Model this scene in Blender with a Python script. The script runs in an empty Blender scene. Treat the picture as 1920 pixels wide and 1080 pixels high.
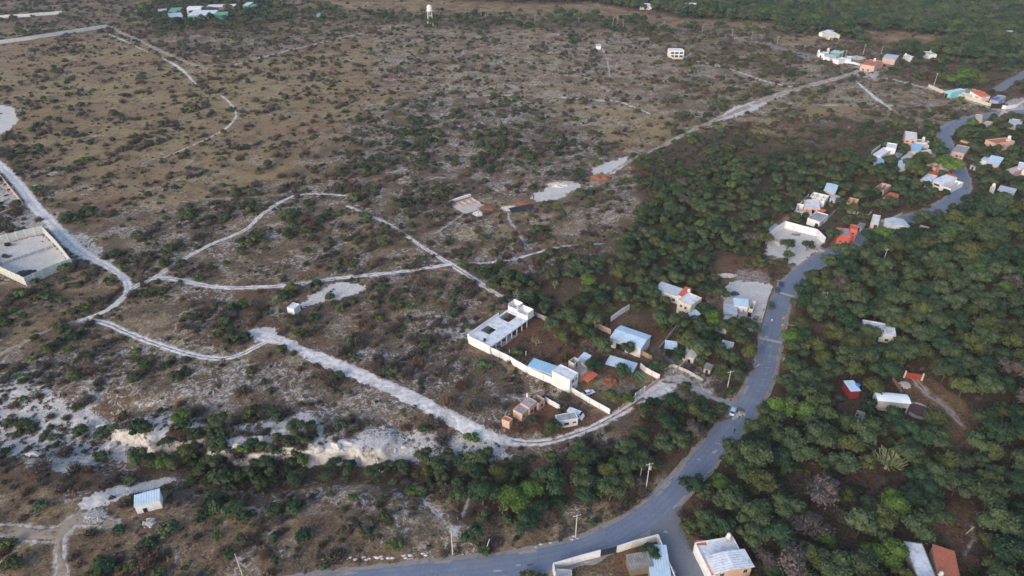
import bpy, bmesh, math, random
import numpy as np
from mathutils import Vector, Matrix
R_ = math.radians
PI = math.pi
scene = bpy.context.scene
C = scene.collection
# ------------------------------------------------------------------ camera, light, exposure
H = 150.0
PITCH = math.atan(790.0/1280.0)
cam_d = bpy.data.cameras.new('camera'); cam = bpy.data.objects.new('camera', cam_d); C.objects.link(cam)
cam.location = (0, 0, H); cam.rotation_euler = (PI/2-PITCH, 0, 0)
cam_d.lens = 24; cam_d.sensor_width = 36; cam_d.clip_start = 1; cam_d.clip_end = 20000
scene.camera = cam
SUN_EL, SUN_AZ = R_(24), R_(-142)       # azimuth from +Y, clockwise negative = left, behind the camera
w = bpy.data.worlds.new('World'); scene.world = w; w.use_nodes = True
nt = w.node_tree
sky = nt.nodes.new('ShaderNodeTexSky'); sky.sky_type = 'NISHITA'; sky.sun_disc = False
sky.sun_elevation = SUN_EL; sky.sun_rotation = SUN_AZ
sky.air_density = 1.0; sky.dust_density = 2.0; sky.ozone_density = 1.0
bg = nt.nodes['Background']; bg.inputs[1].default_value = 0.125
nt.links.new(sky.outputs[0], bg.inputs[0])
sd = bpy.data.lights.new('sun', 'SUN'); sd.energy = 0.70; sd.angle = R_(25); sd.color = (1, .92, .86)
so = bpy.data.objects.new('sun', sd); C.objects.link(so)
sdir = Vector((math.sin(SUN_AZ)*math.cos(SUN_EL), math.cos(SUN_AZ)*math.cos(SUN_EL), math.sin(SUN_EL)))
so.rotation_euler = sdir.to_track_quat('Z', 'Y').to_euler()
scene.view_settings.view_transform = 'Standard'; scene.view_settings.look = 'None'
scene.view_settings.exposure = 1.06; scene.view_settings.gamma = 1
scene.view_settings.use_curve_mapping = False
HAZE = 0.00007

# ------------------------------------------------------------------ noise and terrain
def _h(ix, iy, s):
    n = (ix.astype(np.int64)*374761393 + iy.astype(np.int64)*668265263 + s*974634777) & 0x7fffffff
    n = ((n ^ (n >> 13))*1274126177) & 0x7fffffff
    return ((n ^ (n >> 16)) & 0xffff)/65535.0
def vnoise(x, y, s=0):
    x = np.asarray(x, float); y = np.asarray(y, float)
    ix = np.floor(x); iy = np.floor(y); fx = x-ix; fy = y-iy
    fx = fx*fx*(3-2*fx); fy = fy*fy*(3-2*fy)
    a = _h(ix, iy, s); b = _h(ix+1, iy, s); c = _h(ix, iy+1, s); d = _h(ix+1, iy+1, s)
    return (a*(1-fx)+b*fx)*(1-fy)+(c*(1-fx)+d*fx)*fy
def fbm(x, y, s=0, o=4):
    t = 0; a = .5; n = 0
    for i in range(o):
        t = t+a*vnoise(x*2**i, y*2**i, s+i*17); n += a; a *= .5
    return t/n
def sstep(a, b, x):
    t = np.clip((x-a)/(b-a), 0, 1); return t*t*(3-2*t)
SP, CP = math.sin(PITCH), math.cos(PITCH)
def ray(px, py):
    a = (np.asarray(px, float)-960)/1280; b = (540-np.asarray(py, float))/1280
    return a, CP+b*SP, -SP+b*CP
def flat(px, py, z=0.0):
    dx, dy, dz = ray(px, py); t = (z-H)/dz
    return dx*t, dy*t
def proj(x, y, z=0.0):
    rz = z-H; zc = y*CP-rz*SP; up = y*SP+rz*CP
    zc = np.maximum(zc, 1e-3)
    return 960+1280*x/zc, 540-1280*up/zc
def polyline_dist(x, y, pts, signed=False):
    """distance to a world polyline, and the side (positive = left of its direction)"""
    best = np.full(np.shape(x), 1e9); side = np.zeros(np.shape(x)); par = np.zeros(np.shape(x)); acc = 0
    for (ax, ay), (bx, by) in zip(pts[:-1], pts[1:]):
        dx, dy = bx-ax, by-ay; L2 = dx*dx+dy*dy+1e-9; L = math.sqrt(L2)
        t = np.clip(((x-ax)*dx+(y-ay)*dy)/L2, 0, 1)
        d = np.hypot(x-ax-t*dx, y-ay-t*dy); m = d < best
        best = np.where(m, d, best)
        if signed:
            side = np.where(m, np.sign(dx*(y-ay)-dy*(x-ax)), side)
        par = np.where(m, acc+t*L, par); acc += L
    return (best*side if signed else best), par
def smooth_pts(pts, n=2):
    p = [np.array(q, float) for q in pts]
    for _ in range(n):
        o = [p[0]]
        for a, b in zip(p[:-1], p[1:]):
            o += [a*.75+b*.25, a*.25+b*.75]
        o.append(p[-1]); p = o
    return [tuple(q) for q in p]
def W(pts): return [tuple(float(v) for v in flat(px, py)) for px, py in pts]
RAV_PX = [(-260, 860), (0, 822), (120, 818), (230, 838), (330, 862), (470, 872), (600, 864), (720, 868), (850, 885), (960, 885), (1090, 870)]
RAV = smooth_pts(W(RAV_PX), 1)
MAIN_PX = [(40, 1180), (300, 1140), (540, 1108), (700, 1088), (850, 1074), (1000, 1055), (1110, 1028), (1205, 978), (1268, 920), (1335, 845), (1388, 780), (1422, 725), (1440, 670), (1448, 620), (1460, 570), (1490, 522), (1535, 488), (1600, 455), (1650, 430), (1700, 412), (1750, 397), (1790, 375), (1808, 350), (1800, 322), (1786, 295), (1774, 272), (1768, 252), (1784, 236), (1812, 224), (1850, 216), (1930, 208), (2050, 200)]
MAIN = smooth_pts(W(MAIN_PX), 2)
CLIFFS = [W([(225, 822), (290, 812), (368, 795)]), W([(432, 838), (500, 828), (555, 812)]), W([(585, 850), (640, 838), (680, 836)])]
def cliff_here(x, y):
    k = 0
    for c in CLIFFS:
        d, _ = polyline_dist(x, y, c); k = np.maximum(k, 1-sstep(4, 16, d))
    return k
def terrain(x, y):
    x = np.asarray(x, float); y = np.asarray(y, float)
    d, par = polyline_dist(x, y, RAV, True)
    L = sum(math.dist(a, b) for a, b in zip(RAV[:-1], RAV[1:]))
    d = d+(fbm(x*.09, y*.09, 5, 3)-.5)*12+(fbm(x*.022, y*.022, 6, 2)-.5)*4
    depth = (2.0+3.2*fbm(x*.03, y*.03, 15, 2))*np.clip((L-par)/45, 0, 1)
    north = 1-sstep(3.5, 6+22*(1-cliff_here(x, y)), d); south = 1-sstep(0, 19, -d)
    rav = -depth*np.where(d > 0, north, south)*(1-sstep(30, 42, np.abs(d)))
    rim = .4*np.exp(-((d-10)/5)**2)*np.clip((L-par)/45, 0, 1)
    rd, _ = polyline_dist(x, y, MAIN)
    k = sstep(5, 16, rd)
    near = np.clip((330-y)/150, 0, 1)
    return (rav+rim)*sstep(4, 12, rd)+k*((fbm(x*.05, y*.05, 9, 3)-.5)*1.2+(fbm(x*.5, y*.5, 21, 2)-.5)*.35*near)
def G(px, py):
    z = 0.0
    for _ in range(5):
        x, y = flat(px, py, z); z = float(terrain(x, y))
    return Vector((float(x), float(y), z))
def GZ(px, py, z):
    x, y = flat(px, py, z); return Vector((float(x), float(y), z))

# ------------------------------------------------------------------ object helpers
def tag(o, label=None, cat=None, group=None, kind=None):
    if label: o['label'] = label
    if cat: o['category'] = cat
    if group: o['group'] = group
    if kind: o['kind'] = kind
    return o
def link(name, me, mat=None, parent=None, loc=None):
    if mat is not None and not me.materials: me.materials.append(mat)
    o = bpy.data.objects.new(name, me); C.objects.link(o)
    if parent is not None: o.parent = parent
    if loc is not None: o.location = loc
    return o
class MB:
    def __init__(s): s.v = []; s.f = []; s.mi = []
    def add(s, vs, fs, m=0):
        n = len(s.v); s.v += [tuple(v) for v in vs]; s.f += [tuple(n+i for i in f) for f in fs]; s.mi += [m]*len(fs); return s
    def box(s, x0, y0, z0, x1, y1, z1, m=0):
        vs = [(x0,y0,z0),(x1,y0,z0),(x1,y1,z0),(x0,y1,z0),(x0,y0,z1),(x1,y0,z1),(x1,y1,z1),(x0,y1,z1)]
        return s.add(vs, [(3,2,1,0),(4,5,6,7),(0,1,5,4),(1,2,6,5),(2,3,7,6),(3,0,4,7)], m)
    def prism(s, poly, z0, z1, m=0):
        n = len(poly)
        vs = [(x, y, z0) for x, y in poly]+[(x, y, z1) for x, y in poly]
        fs = [tuple(range(n-1, -1, -1)), tuple(range(n, 2*n))]+[(i, (i+1) % n, n+(i+1) % n, n+i) for i in range(n)]
        return s.add(vs, fs, m)
    def tube(s, pts, r, n=8, m=0, cap=True):
        rr = r if isinstance(r, (list, tuple)) else [r]*len(pts); base = len(s.v)
        P = [Vector(p) for p in pts]
        for i, p in enumerate(P):
            t = (P[min(i+1, len(P)-1)]-P[max(i-1, 0)]).normalized()
            a = t.cross(Vector((0, 0, 1)) if abs(t.z) < .95 else Vector((1, 0, 0))).normalized(); b = t.cross(a)
            for k in range(n):
                q = p+(a*math.cos(2*PI*k/n)+b*math.sin(2*PI*k/n))*rr[i]; s.v.append(tuple(q))
        for i in range(len(P)-1):
            for k in range(n):
                s.f.append((base+i*n+k, base+i*n+(k+1) % n, base+(i+1)*n+(k+1) % n, base+(i+1)*n+k)); s.mi.append(m)
        if cap:
            s.f.append(tuple(base+k for k in range(n))); s.mi.append(m)
            s.f.append(tuple(base+(len(P)-1)*n+k for k in range(n-1, -1, -1))); s.mi.append(m)
        return s
    def blob(s, c, r, rng, seg=8, rings=5, sz=(1, 1, 1), j=.15, m=0):
        base = len(s.v)
        for i in range(rings+1):
            th = PI*i/rings
            for k in range(seg):
                ph = 2*PI*k/seg; q = r*(1+rng.uniform(-j, j))
                s.v.append((c[0]+q*sz[0]*math.sin(th)*math.cos(ph), c[1]+q*sz[1]*math.sin(th)*math.sin(ph), c[2]+q*sz[2]*math.cos(th)))
        for i in range(rings):
            for k in range(seg):
                s.f.append((base+i*seg+k, base+(i+1)*seg+k, base+(i+1)*seg+(k+1) % seg, base+i*seg+(k+1) % seg)); s.mi.append(m)
        return s
    def mesh(s, name='mesh', mats=None, smooth=False):
        me = bpy.data.meshes.new(name); me.from_pydata(s.v, [], s.f)
        if mats:
            for q in mats: me.materials.append(q)
            me.polygons.foreach_set('material_index', s.mi)
        if smooth: me.polygons.foreach_set('use_smooth', [True]*len(me.polygons))
        me.update(); return me
    def build(s, name, mat, parent=None, smooth=False):
        return link(name, s.mesh(name, mat if isinstance(mat, list) else [mat], smooth), None, parent)
def empty(name, loc, rz=0, label=None, cat=None, group=None):
    o = bpy.data.objects.new(name, None); C.objects.link(o); o.location = loc; o.rotation_euler = (0, 0, rz)
    o.empty_display_size = .5
    return tag(o, label, cat, group)

# ------------------------------------------------------------------ materials
def mat_(name, col, rough=.85, var=.25, scale=1.2, dirt=None, dirtamt=.45, bump=.15, metal=0, spec=.3, objrand=0, dscale=.35):
    m = bpy.data.materials.new(name); m.use_nodes = True; n = m.node_tree; N = n.nodes; L = n.links
    b = N['Principled BSDF']; b.inputs['Roughness'].default_value = rough; b.inputs['Metallic'].default_value = metal
    b.inputs['Specular IOR Level'].default_value = spec
    tc = N.new('ShaderNodeTexCoord'); co = tc.outputs['Object']
    ge = N.new('ShaderNodeNewGeometry'); co = ge.outputs['Position']
    n1 = N.new('ShaderNodeTexNoise'); n1.inputs['Scale'].default_value = scale; n1.inputs['Detail'].default_value = 5; L.new(co, n1.inputs[0])
    mr = N.new('ShaderNodeMapRange'); mr.inputs[1].default_value = .3; mr.inputs[2].default_value = .7
    mr.inputs[3].default_value = 1-var; mr.inputs[4].default_value = 1+var; L.new(n1.outputs[0], mr.inputs[0])
    vm = N.new('ShaderNodeVectorMath'); vm.operation = 'SCALE'; vm.inputs[0].default_value = col[:3]; L.new(mr.outputs[0], vm.inputs['Scale'])
    out = vm.outputs[0]
    if objrand:
        oi = N.new('ShaderNodeObjectInfo'); m2 = N.new('ShaderNodeMapRange'); m2.inputs[3].default_value = 1-objrand; m2.inputs[4].default_value = 1+objrand
        L.new(oi.outputs['Random'], m2.inputs[0]); v2 = N.new('ShaderNodeVectorMath'); v2.operation = 'SCALE'; L.new(out, v2.inputs[0]); L.new(m2.outputs[0], v2.inputs['Scale']); out = v2.outputs[0]
    if dirt:
        n2 = N.new('ShaderNodeTexNoise'); n2.inputs['Scale'].default_value = dscale; n2.inputs['Detail'].default_value = 7; n2.inputs['Roughness'].default_value = .65; L.new(co, n2.inputs[0])
        r = N.new('ShaderNodeMapRange'); r.interpolation_type = 'SMOOTHSTEP'; r.inputs[1].default_value = .46; r.inputs[2].default_value = .66; r.inputs[3].default_value = 0; r.inputs[4].default_value = dirtamt
        L.new(n2.outputs[0], r.inputs[0]); mx = N.new('ShaderNodeMix'); mx.data_type = 'RGBA'; L.new(r.outputs[0], mx.inputs[0]); L.new(out, mx.inputs[6]); mx.inputs[7].default_value = (*dirt[:3], 1); out = mx.outputs[2]
    L.new(out, b.inputs['Base Color'])
    if bump:
        bp = N.new('ShaderNodeBump'); bp.inputs['Strength'].default_value = bump; bp.inputs['Distance'].default_value = .1; L.new(n1.outputs[0], bp.inputs['Height']); L.new(bp.outputs[0], b.inputs['Normal'])
    return m
M = {}
M['white'] = mat_('white_plaster', (.74, .72, .71), dirt=(.42, .39, .37), dirtamt=.4, var=.10)
M['whiteroof'] = mat_('whitewashed_roof', (.68, .71, .76), dirt=(.33, .34, .38), dirtamt=.6, var=.12, dscale=.5)
M['cream'] = mat_('cream_plaster', (.58, .52, .42), dirt=(.35, .3, .25), var=.12)
M['grey'] = mat_('grey_concrete', (.36, .35, .34), dirt=(.18, .175, .17), dirtamt=.6, var=.15)
M['greyroof'] = mat_('grey_roof_slab', (.33, .335, .35), dirt=(.13, .135, .15), dirtamt=.75, var=.15, dscale=.6)
M['pale'] = mat_('pale_block', (.50, .46, .43), dirt=(.33, .27, .23), var=.15)
M['panel'] = mat_('prefab_panel', (.50, .51, .47), dirt=(.36, .37, .34), var=.10, objrand=.06)
M['panelpost'] = mat_('prefab_post', (.68, .68, .66), var=.1)
M['pink'] = mat_('pink_plaster', (.54, .36, .30), dirt=(.36, .27, .24), var=.12)
M['peach'] = mat_('peach_plaster', (.58, .39, .29), dirt=(.42, .28, .22), dirtamt=.3, var=.1)
M['brick'] = mat_('red_brick', (.40, .20, .14), dirt=(.25, .16, .13), var=.2)
M['orange'] = mat_('orange_plaster', (.70, .27, .08), var=.12)
M['ochre'] = mat_('ochre_wall', (.50, .33, .2), dirt=(.33, .25, .2), var=.15)
M['coral'] = mat_('coral_paint', (.62, .12, .08), dirt=(.4, .15, .12), var=.12)
M['redroof'] = mat_('red_sheet_roof', (.55, .13, .075), dirt=(.34, .12, .09), dirtamt=.4, var=.12, rough=.6)
M['sheetwhite'] = mat_('white_sheet_roof', (.80, .83, .86), dirt=(.6, .63, .67), dirtamt=.3, var=.05, rough=.5)
M['darkred'] = mat_('dark_red_paint', (.21, .03, .035), var=.12)
M['tile'] = mat_('terracotta_roof', (.46, .15, .09), dirt=(.34, .15, .11), dirtamt=.35, var=.15)
M['blue'] = mat_('blue_sheet_roof', (.30, .50, .68), dirt=(.24, .36, .47), dirtamt=.3, var=.07, rough=.45)
M['bluew'] = mat_('pale_blue_sheet_roof', (.50, .63, .74), dirt=(.36, .45, .54), dirtamt=.4, var=.08, rough=.45)
M['brightblue'] = mat_('bright_blue_tarp', (.05, .14, .48), var=.1)
M['metal'] = mat_('galvanised_sheet', (.50, .54, .58), dirt=(.26, .22, .2), dirtamt=.5, var=.1, rough=.5, metal=.2)
M['oldmetal'] = mat_('old_grey_sheet', (.24, .235, .23), dirt=(.13, .1, .08), dirtamt=.6, var=.2, rough=.7)
M['green'] = mat_('green_sheet_wall', (.13, .34, .27), dirt=(.12, .24, .2), var=.12)
M['teal'] = mat_('turquoise_plaster', (.20, .52, .55), var=.1)
M['slide'] = mat_('green_plastic', (.06, .30, .14), var=.05, rough=.4)
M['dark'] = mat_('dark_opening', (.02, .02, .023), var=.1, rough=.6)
M['glass'] = mat_('window_glass', (.03, .035, .045), var=.1, rough=.12, spec=.6, bump=0)
M['frame'] = mat_('window_frame', (.45, .44, .42), var=.1)
M['door'] = mat_('brown_door', (.14, .08, .055), var=.15)
M['wood'] = mat_('old_wood', (.18, .14, .11), var=.2)
M['black'] = mat_('black_metal', (.022, .022, .025), var=.1, rough=.5)
M['tankblack'] = mat_('black_tank_plastic', (.02, .022, .03), var=.05, rough=.45)
M['tankwhite'] = mat_('white_tank_plastic', (.66, .63, .58), var=.06, rough=.5)
M['redgate'] = mat_('red_gate_paint', (.30, .055, .03), var=.12)
M['pole'] = mat_('pole_concrete', (.50, .48, .45), var=.12)
M['wire'] = mat_('dark_cable', (.05, .05, .055), var=0, bump=0)
M['yellow'] = mat_('yellow_sign', (.72, .42, .02), var=.03, rough=.4)
M['cactus'] = mat_('cactus_skin', (.15, .18, .08), dirt=(.34, .30, .20), dirtamt=.6, var=.25)
M['cactustrunk'] = mat_('cactus_trunk', (.30, .25, .20), var=.2)
M['bark'] = mat_('bark', (.09, .075, .06), var=.25)
M['palebark'] = mat_('pale_bark', (.33, .28, .24), var=.2)
M['tyre'] = mat_('rubber_tyre', (.02, .02, .02), var=.05)
M['rim'] = mat_('wheel_rim', (.4, .4, .42), var=.05, metal=.6, rough=.4)
M['carwhite'] = mat_('white_car_paint', (.72, .75, .80), var=.02, rough=.25, spec=.5, bump=0)
M['carblue'] = mat_('pale_blue_car_paint', (.42, .55, .75), var=.02, rough=.25, spec=.5, bump=0)
M['carnavy'] = mat_('navy_car_paint', (.03, .05, .13), var=.03, rough=.25, spec=.5, bump=0)
M['cargreen'] = mat_('dark_green_truck_paint', (.04, .075, .06), var=.03, rough=.3, spec=.5, bump=0)
M['lampred'] = mat_('tail_lamp', (.5, .02, .02), var=0, bump=0)
M['lampw'] = mat_('head_lamp', (.8, .8, .75), var=0, bump=0, rough=.2)
M['tarp'] = mat_('black_tarp', (.022, .024, .034), var=.3, rough=.5)
M['redsoil'] = mat_('red_soil_heap', (.24, .095, .05), dirt=(.33, .18, .11), var=.3, scale=2)
M['lime'] = mat_('limestone', (.56, .52, .49), dirt=(.33, .29, .27), dirtamt=.6, var=.2, bump=.4)
M['rubble'] = mat_('pale_rubble', (.42, .39, .37), dirt=(.2, .18, .17), dirtamt=.8, var=.35, scale=3, bump=.5)
M['skin'] = mat_('skin', (.30, .17, .11), var=.03, bump=0)
M['cloth'] = mat_('dark_cloth', (.03, .032, .045), var=.1, bump=0)
M['clothw'] = mat_('white_cloth', (.75, .75, .78), var=.05, bump=0)
# ------------------------------------------------------------------ land cover (where soil kinds and plants are)
FW, FH, FS, FM = 540, 330, 4, 120     # raster of 4-px cells with a 120-px margin round the picture
_yy, _xx = np.mgrid[0:FH, 0:FW]; _X = _xx*FS-FM+2.0; _Y = _yy*FS-FM+2.0
KEYS = ['tree', 'shrub', 'dry', 'scrub', 'tan', 'red', 'white', 'wood', 'size']
FLD = {k: np.zeros((FH, FW)) for k in KEYS}
def inpoly(x, y, poly):
    c = np.zeros(np.shape(x), bool); j = len(poly)-1
    for i in range(len(poly)):
        xi, yi = poly[i]; xj, yj = poly[j]
        if yi != yj:
            c ^= ((yi > y) != (yj > y)) & (x < (xj-xi)*(y-yi)/(yj-yi)+xi)
        j = i
    return c
def blur(a, n):
    for _ in range(n):
        p = np.pad(a, 1, mode='edge'); a = (p[:-2, 1:-1]+p[2:, 1:-1]+p[1:-1, :-2]+p[1:-1, 2:]+2*a)/6
    return a
def zone(poly, soft=3, **kw):
    m = blur(inpoly(_X, _Y, poly).astype(float), soft)
    for k, v in kw.items(): FLD[k] = FLD[k]*(1-m)+v*m
BIG = [(-130, -130), (2050, -130), (2050, 1210), (-130, 1210)]
zone(BIG, 0, tree=.0, shrub=.012, dry=.028, scrub=.18, tan=.50, red=.30, white=0.216, wood=0, size=1)
# far rise and upper hillside
zone([(-130,-130),(760,-130),(760,60),(300,70),(-130,60)], 5, shrub=.016, dry=.018, scrub=.10, tan=.45, red=.2, white=0.036)
zone([(-130,70),(200,70),(420,120),(700,70),(860,130),(760,210),(640,250),(470,330),(230,330),(90,300),(-130,200)], 16, shrub=.0055, dry=.013, scrub=.09, tan=.80, red=.22, white=0.0288, size=1.25)
zone([(120,330),(420,290),(560,300),(540,345),(250,400),(120,380)], 6, tan=.75, shrub=.006, dry=.01, scrub=.08, white=0.108)
zone([(700,40),(1250,40),(1420,130),(1400,220),(1200,290),(1100,250),(860,200),(700,170)], 6, shrub=.006, dry=.012, scrub=.08, tan=.62, red=.25, white=0.274)
zone([(640,230),(760,180),(960,190),(1100,250),(1160,300),(1100,340),(860,350),(680,330)], 6, shrub=.022, dry=.02, scrub=.12, tan=.40, red=.35, white=0.302)
zone([(760,220),(900,200),(960,260),(1000,300),(1040,310),(1100,320),(1030,340),(900,320),(800,300),(730,290)], 4, shrub=.045, dry=.02)
zone([(690,270),(820,275),(830,330),(700,325),(660,300)], 4, shrub=.035, dry=.03)
zone([(1130,200),(1260,190),(1260,260),(1180,290),(1120,250)], 8, shrub=.004, dry=.010, tan=.75, white=0.144, scrub=.08)
zone([(1250,110),(1420,80),(1560,130),(1900,200),(1900,228),(1700,235),(1600,220),(1450,200),(1300,240),(1240,200)], 5, shrub=.013, dry=.016, scrub=.09, tan=.55, red=.2, white=0.216)
zone([(1210,60),(1330,70),(1520,120),(1480,140),(1250,100)], 4, shrub=.02, dry=.04, scrub=.15, tan=.44, white=0.072)
zone([(1540,120),(1640,140),(1620,150),(1540,140)], 3, dry=.04, scrub=.2, tan=.32)
zone([(1500,200),(1600,195),(1600,215),(1520,222)], 3, tan=.9, shrub=.003, dry=.002, scrub=.02, white=0)
zone([(255,20),(300,-5),(500,-5),(560,30),(480,55),(300,60)], 3, tree=.010, shrub=.05, size=1.2, tan=.3, red=.5)
# far woods, with dry fields between them
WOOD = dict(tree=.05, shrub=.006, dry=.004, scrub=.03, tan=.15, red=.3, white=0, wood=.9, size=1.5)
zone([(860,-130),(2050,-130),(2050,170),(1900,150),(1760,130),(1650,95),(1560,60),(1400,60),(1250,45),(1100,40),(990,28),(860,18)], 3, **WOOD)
zone([(860,18),(1000,28),(1120,45),(1260,50),(1300,60),(1180,60),(1000,55),(900,60),(700,40),(560,30),(620,10)], 3, tree=.006, shrub=.022, dry=.015, scrub=.1, tan=.44, wood=.3, white=0.0216)
zone([(600,0),(860,0),(1130,6),(1250,26),(1300,34),(1490,46),(1450,62),(1240,50),(1110,36),(960,28),(640,18)], 1, tree=0, shrub=.0005, dry=.003, scrub=.01, tan=.8, red=.45, white=0, wood=0)
zone([(1620,56),(1700,58),(1790,72),(1760,92),(1640,90),(1600,60)], 1, tree=0, shrub=0, dry=.003, scrub=.01, tan=.95, red=.5, white=0, wood=0)
zone([(1460,68),(1540,66),(1520,86),(1470,84)], 1, tree=0, shrub=.004, dry=.004, scrub=.03, tan=.95, wood=0, white=0.036)
zone([(1700,105),(1900,125),(2050,140),(2050,175),(1900,185),(1780,165),(1680,140)], 3, tree=.004, shrub=.02, dry=.045, scrub=.15, tan=.1, red=.6, white=0.0144, wood=.3)
# lower hillside mottled scrub
zone([(110,380),(250,400),(520,340),(640,350),(640,480),(420,520),(230,500),(130,440)], 5, shrub=.018, dry=.03, scrub=.18, tan=.44, red=.3, white=0.274)
zone([(560,350),(640,350),(640,470),(540,460),(520,400)], 4, shrub=.04, dry=.02)
zone([(100,375),(200,375),(200,430),(120,430)], 3, shrub=.07, dry=.02, white=0.036)
zone([(640,360),(850,340),(860,480),(760,440),(660,400)], 5, shrub=.022, dry=.03, scrub=.2, tan=.32, red=.3, white=0.252)
zone([(500,470),(830,500),(900,560),(860,660),(700,700),(560,620),(500,640),(420,660),(330,620),(300,560)], 5, shrub=.013, dry=.03, scrub=.2, tan=.38, red=.4, white=0.245)
zone([(560,640),(700,640),(880,600),(900,680),(1000,740),(940,790),(820,770),(700,700)], 5, shrub=.008, dry=.042, scrub=.24, tan=.08, red=.25, white=0.288)
zone([(850,480),(1130,460),(1140,520),(960,560),(880,520)], 4, shrub=.03, dry=.035, scrub=.22, tan=.15, red=.35, white=0.302)
zone([(1020,360),(1200,320),(1260,340),(1200,400),(1180,440),(1080,430)], 4, tan=.5, white=.26, shrub=.012, dry=.018, red=.25, scrub=.08)
zone([(-130,560),(120,600),(60,660),(-130,700)], 4, shrub=.03, dry=.02, tan=.44)
zone([(60,620),(170,610),(200,640),(160,680),(60,680)], 3, shrub=.09, dry=.02)
zone([(180,500),(240,560),(180,600),(40,620),(-130,620),(-130,540),(60,545)], 4, shrub=.035, dry=.02, white=0.072)
zone([(-130,680),(200,640),(420,690),(620,680),(880,810),(980,850),(860,870),(620,810),(380,780),(200,770),(-130,770)], 5, shrub=.015, dry=.03, scrub=.2, tan=.44, red=.3, white=0.324)
zone([(420,690),(560,700),(640,760),(560,800),(430,780)], 4, shrub=.045, dry=.03)
# cliff rim and rocky slabs
zone([(-130,700),(60,700),(130,760),(240,790),(360,780),(400,800),(260,850),(60,860),(-130,850)], 4, white=0.648, shrub=.014, dry=.02)
zone([(420,800),(560,790),(700,800),(900,810),(980,850),(880,890),(700,860),(560,850),(430,850)], 3, white=0.594, shrub=.012, dry=.02)
zone([(-130,860),(140,870),(320,880),(420,890),(300,920),(150,940),(-130,930)], 4, tan=.1, red=.6, white=0.0864, dry=.055, scrub=.25, shrub=.01)
zone([(330,890),(620,890),(880,880),(900,960),(1000,960),(1080,985),(1080,1030),(800,1055),(560,1070),(300,1100),(60,1100),(200,1000),(270,960)], 5, tan=.55, red=.3, white=0.23, shrub=.012, dry=.02, scrub=.16)
zone([(360,920),(500,930),(470,990),(380,970)], 3, shrub=.08, white=0.0144)
zone([(150,1010),(250,1030),(240,1100),(130,1100)], 3, shrub=.08, white=0.0144)
zone([(-130,940),(120,950),(200,990),(100,1100),(-130,1100)], 4, shrub=.02, dry=.02, white=0.216, red=.3)
zone([(590,950),(720,955),(740,1000),(640,1010)], 3, white=.26)
zone([(200,1000),(560,1000),(560,1060),(260,1090)], 4, dry=.03, red=.4, shrub=.02)
# the ravine thicket
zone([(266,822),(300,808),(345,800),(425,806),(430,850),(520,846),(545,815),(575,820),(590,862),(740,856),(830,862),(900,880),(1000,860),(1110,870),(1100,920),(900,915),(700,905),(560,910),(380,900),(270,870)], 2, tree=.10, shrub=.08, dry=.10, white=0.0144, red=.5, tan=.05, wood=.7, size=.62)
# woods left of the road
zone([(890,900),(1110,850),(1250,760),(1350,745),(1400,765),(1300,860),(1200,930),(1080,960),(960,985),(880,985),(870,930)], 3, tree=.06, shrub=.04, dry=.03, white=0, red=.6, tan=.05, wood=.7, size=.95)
zone([(980,860),(1180,850),(1160,900),(1000,910)], 3, tree=.012, dry=.07, shrub=.03, wood=.4)
zone([(990,840),(1180,790),(1240,750),(1240,780),(1120,860),(1000,880)], 3, tree=.003, dry=.05, shrub=.02, white=0.216, red=.5)
# big thicket right of the centre
zone([(1190,300),(1260,262),(1400,235),(1560,225),(1700,235),(1700,260),(1640,290),(1560,320),(1500,350),(1450,410),(1430,480),(1460,520),(1400,530),(1330,530),(1240,560),(1120,560),(1000,560),(960,530),(1120,500),(1190,440),(1210,380)], 3, tree=.010, shrub=.05, dry=.04, scrub=.12, tan=.1, red=.5, white=0.0216, wood=.7, size=.62)
zone([(1190,420),(1280,330),(1400,300),(1640,300),(1500,350),(1450,410),(1430,480),(1400,520),(1330,530),(1240,560),(1120,560),(1140,490)], 3, tree=.07, shrub=.03, dry=.02, wood=.8, size=.92)
zone([(1400,235),(1560,225),(1640,240),(1640,262),(1540,270),(1420,262)], 3, tree=.004, shrub=.022, dry=.035, tan=.35, white=0.0864, wood=.2)
zone([(1410,215),(1500,235),(1530,262),(1460,268),(1410,250)], 3, tree=0, tan=.8, shrub=.006, dry=.01, white=0.072, wood=0)
zone([(980,560),(1100,560),(1130,640),(1040,640),(1000,600)], 2, tree=.07, red=.7, wood=.3, size=.8, white=0)
zone([(1110,560),(1250,555),(1330,600),(1420,600),(1440,680),(1400,750),(1290,690),(1210,690),(1120,650)], 2, tree=.08, shrub=.02, dry=.015, red=.4, wood=.5, white=0.036, size=.85)
zone([(880,500),(1140,530),(1120,570),(1000,575),(940,560)], 3, shrub=.07, tree=.03, size=.8)
# village right of the far road
zone([(1560,320),(1700,260),(1780,235),(1860,225),(2050,220),(2050,400),(1700,400),(1640,440),(1560,430),(1480,420),(1480,370)], 3, tree=.055, shrub=.02, dry=.008, scrub=.06, tan=.15, red=.5, wood=.7, white=0.0144, size=.95)
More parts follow.
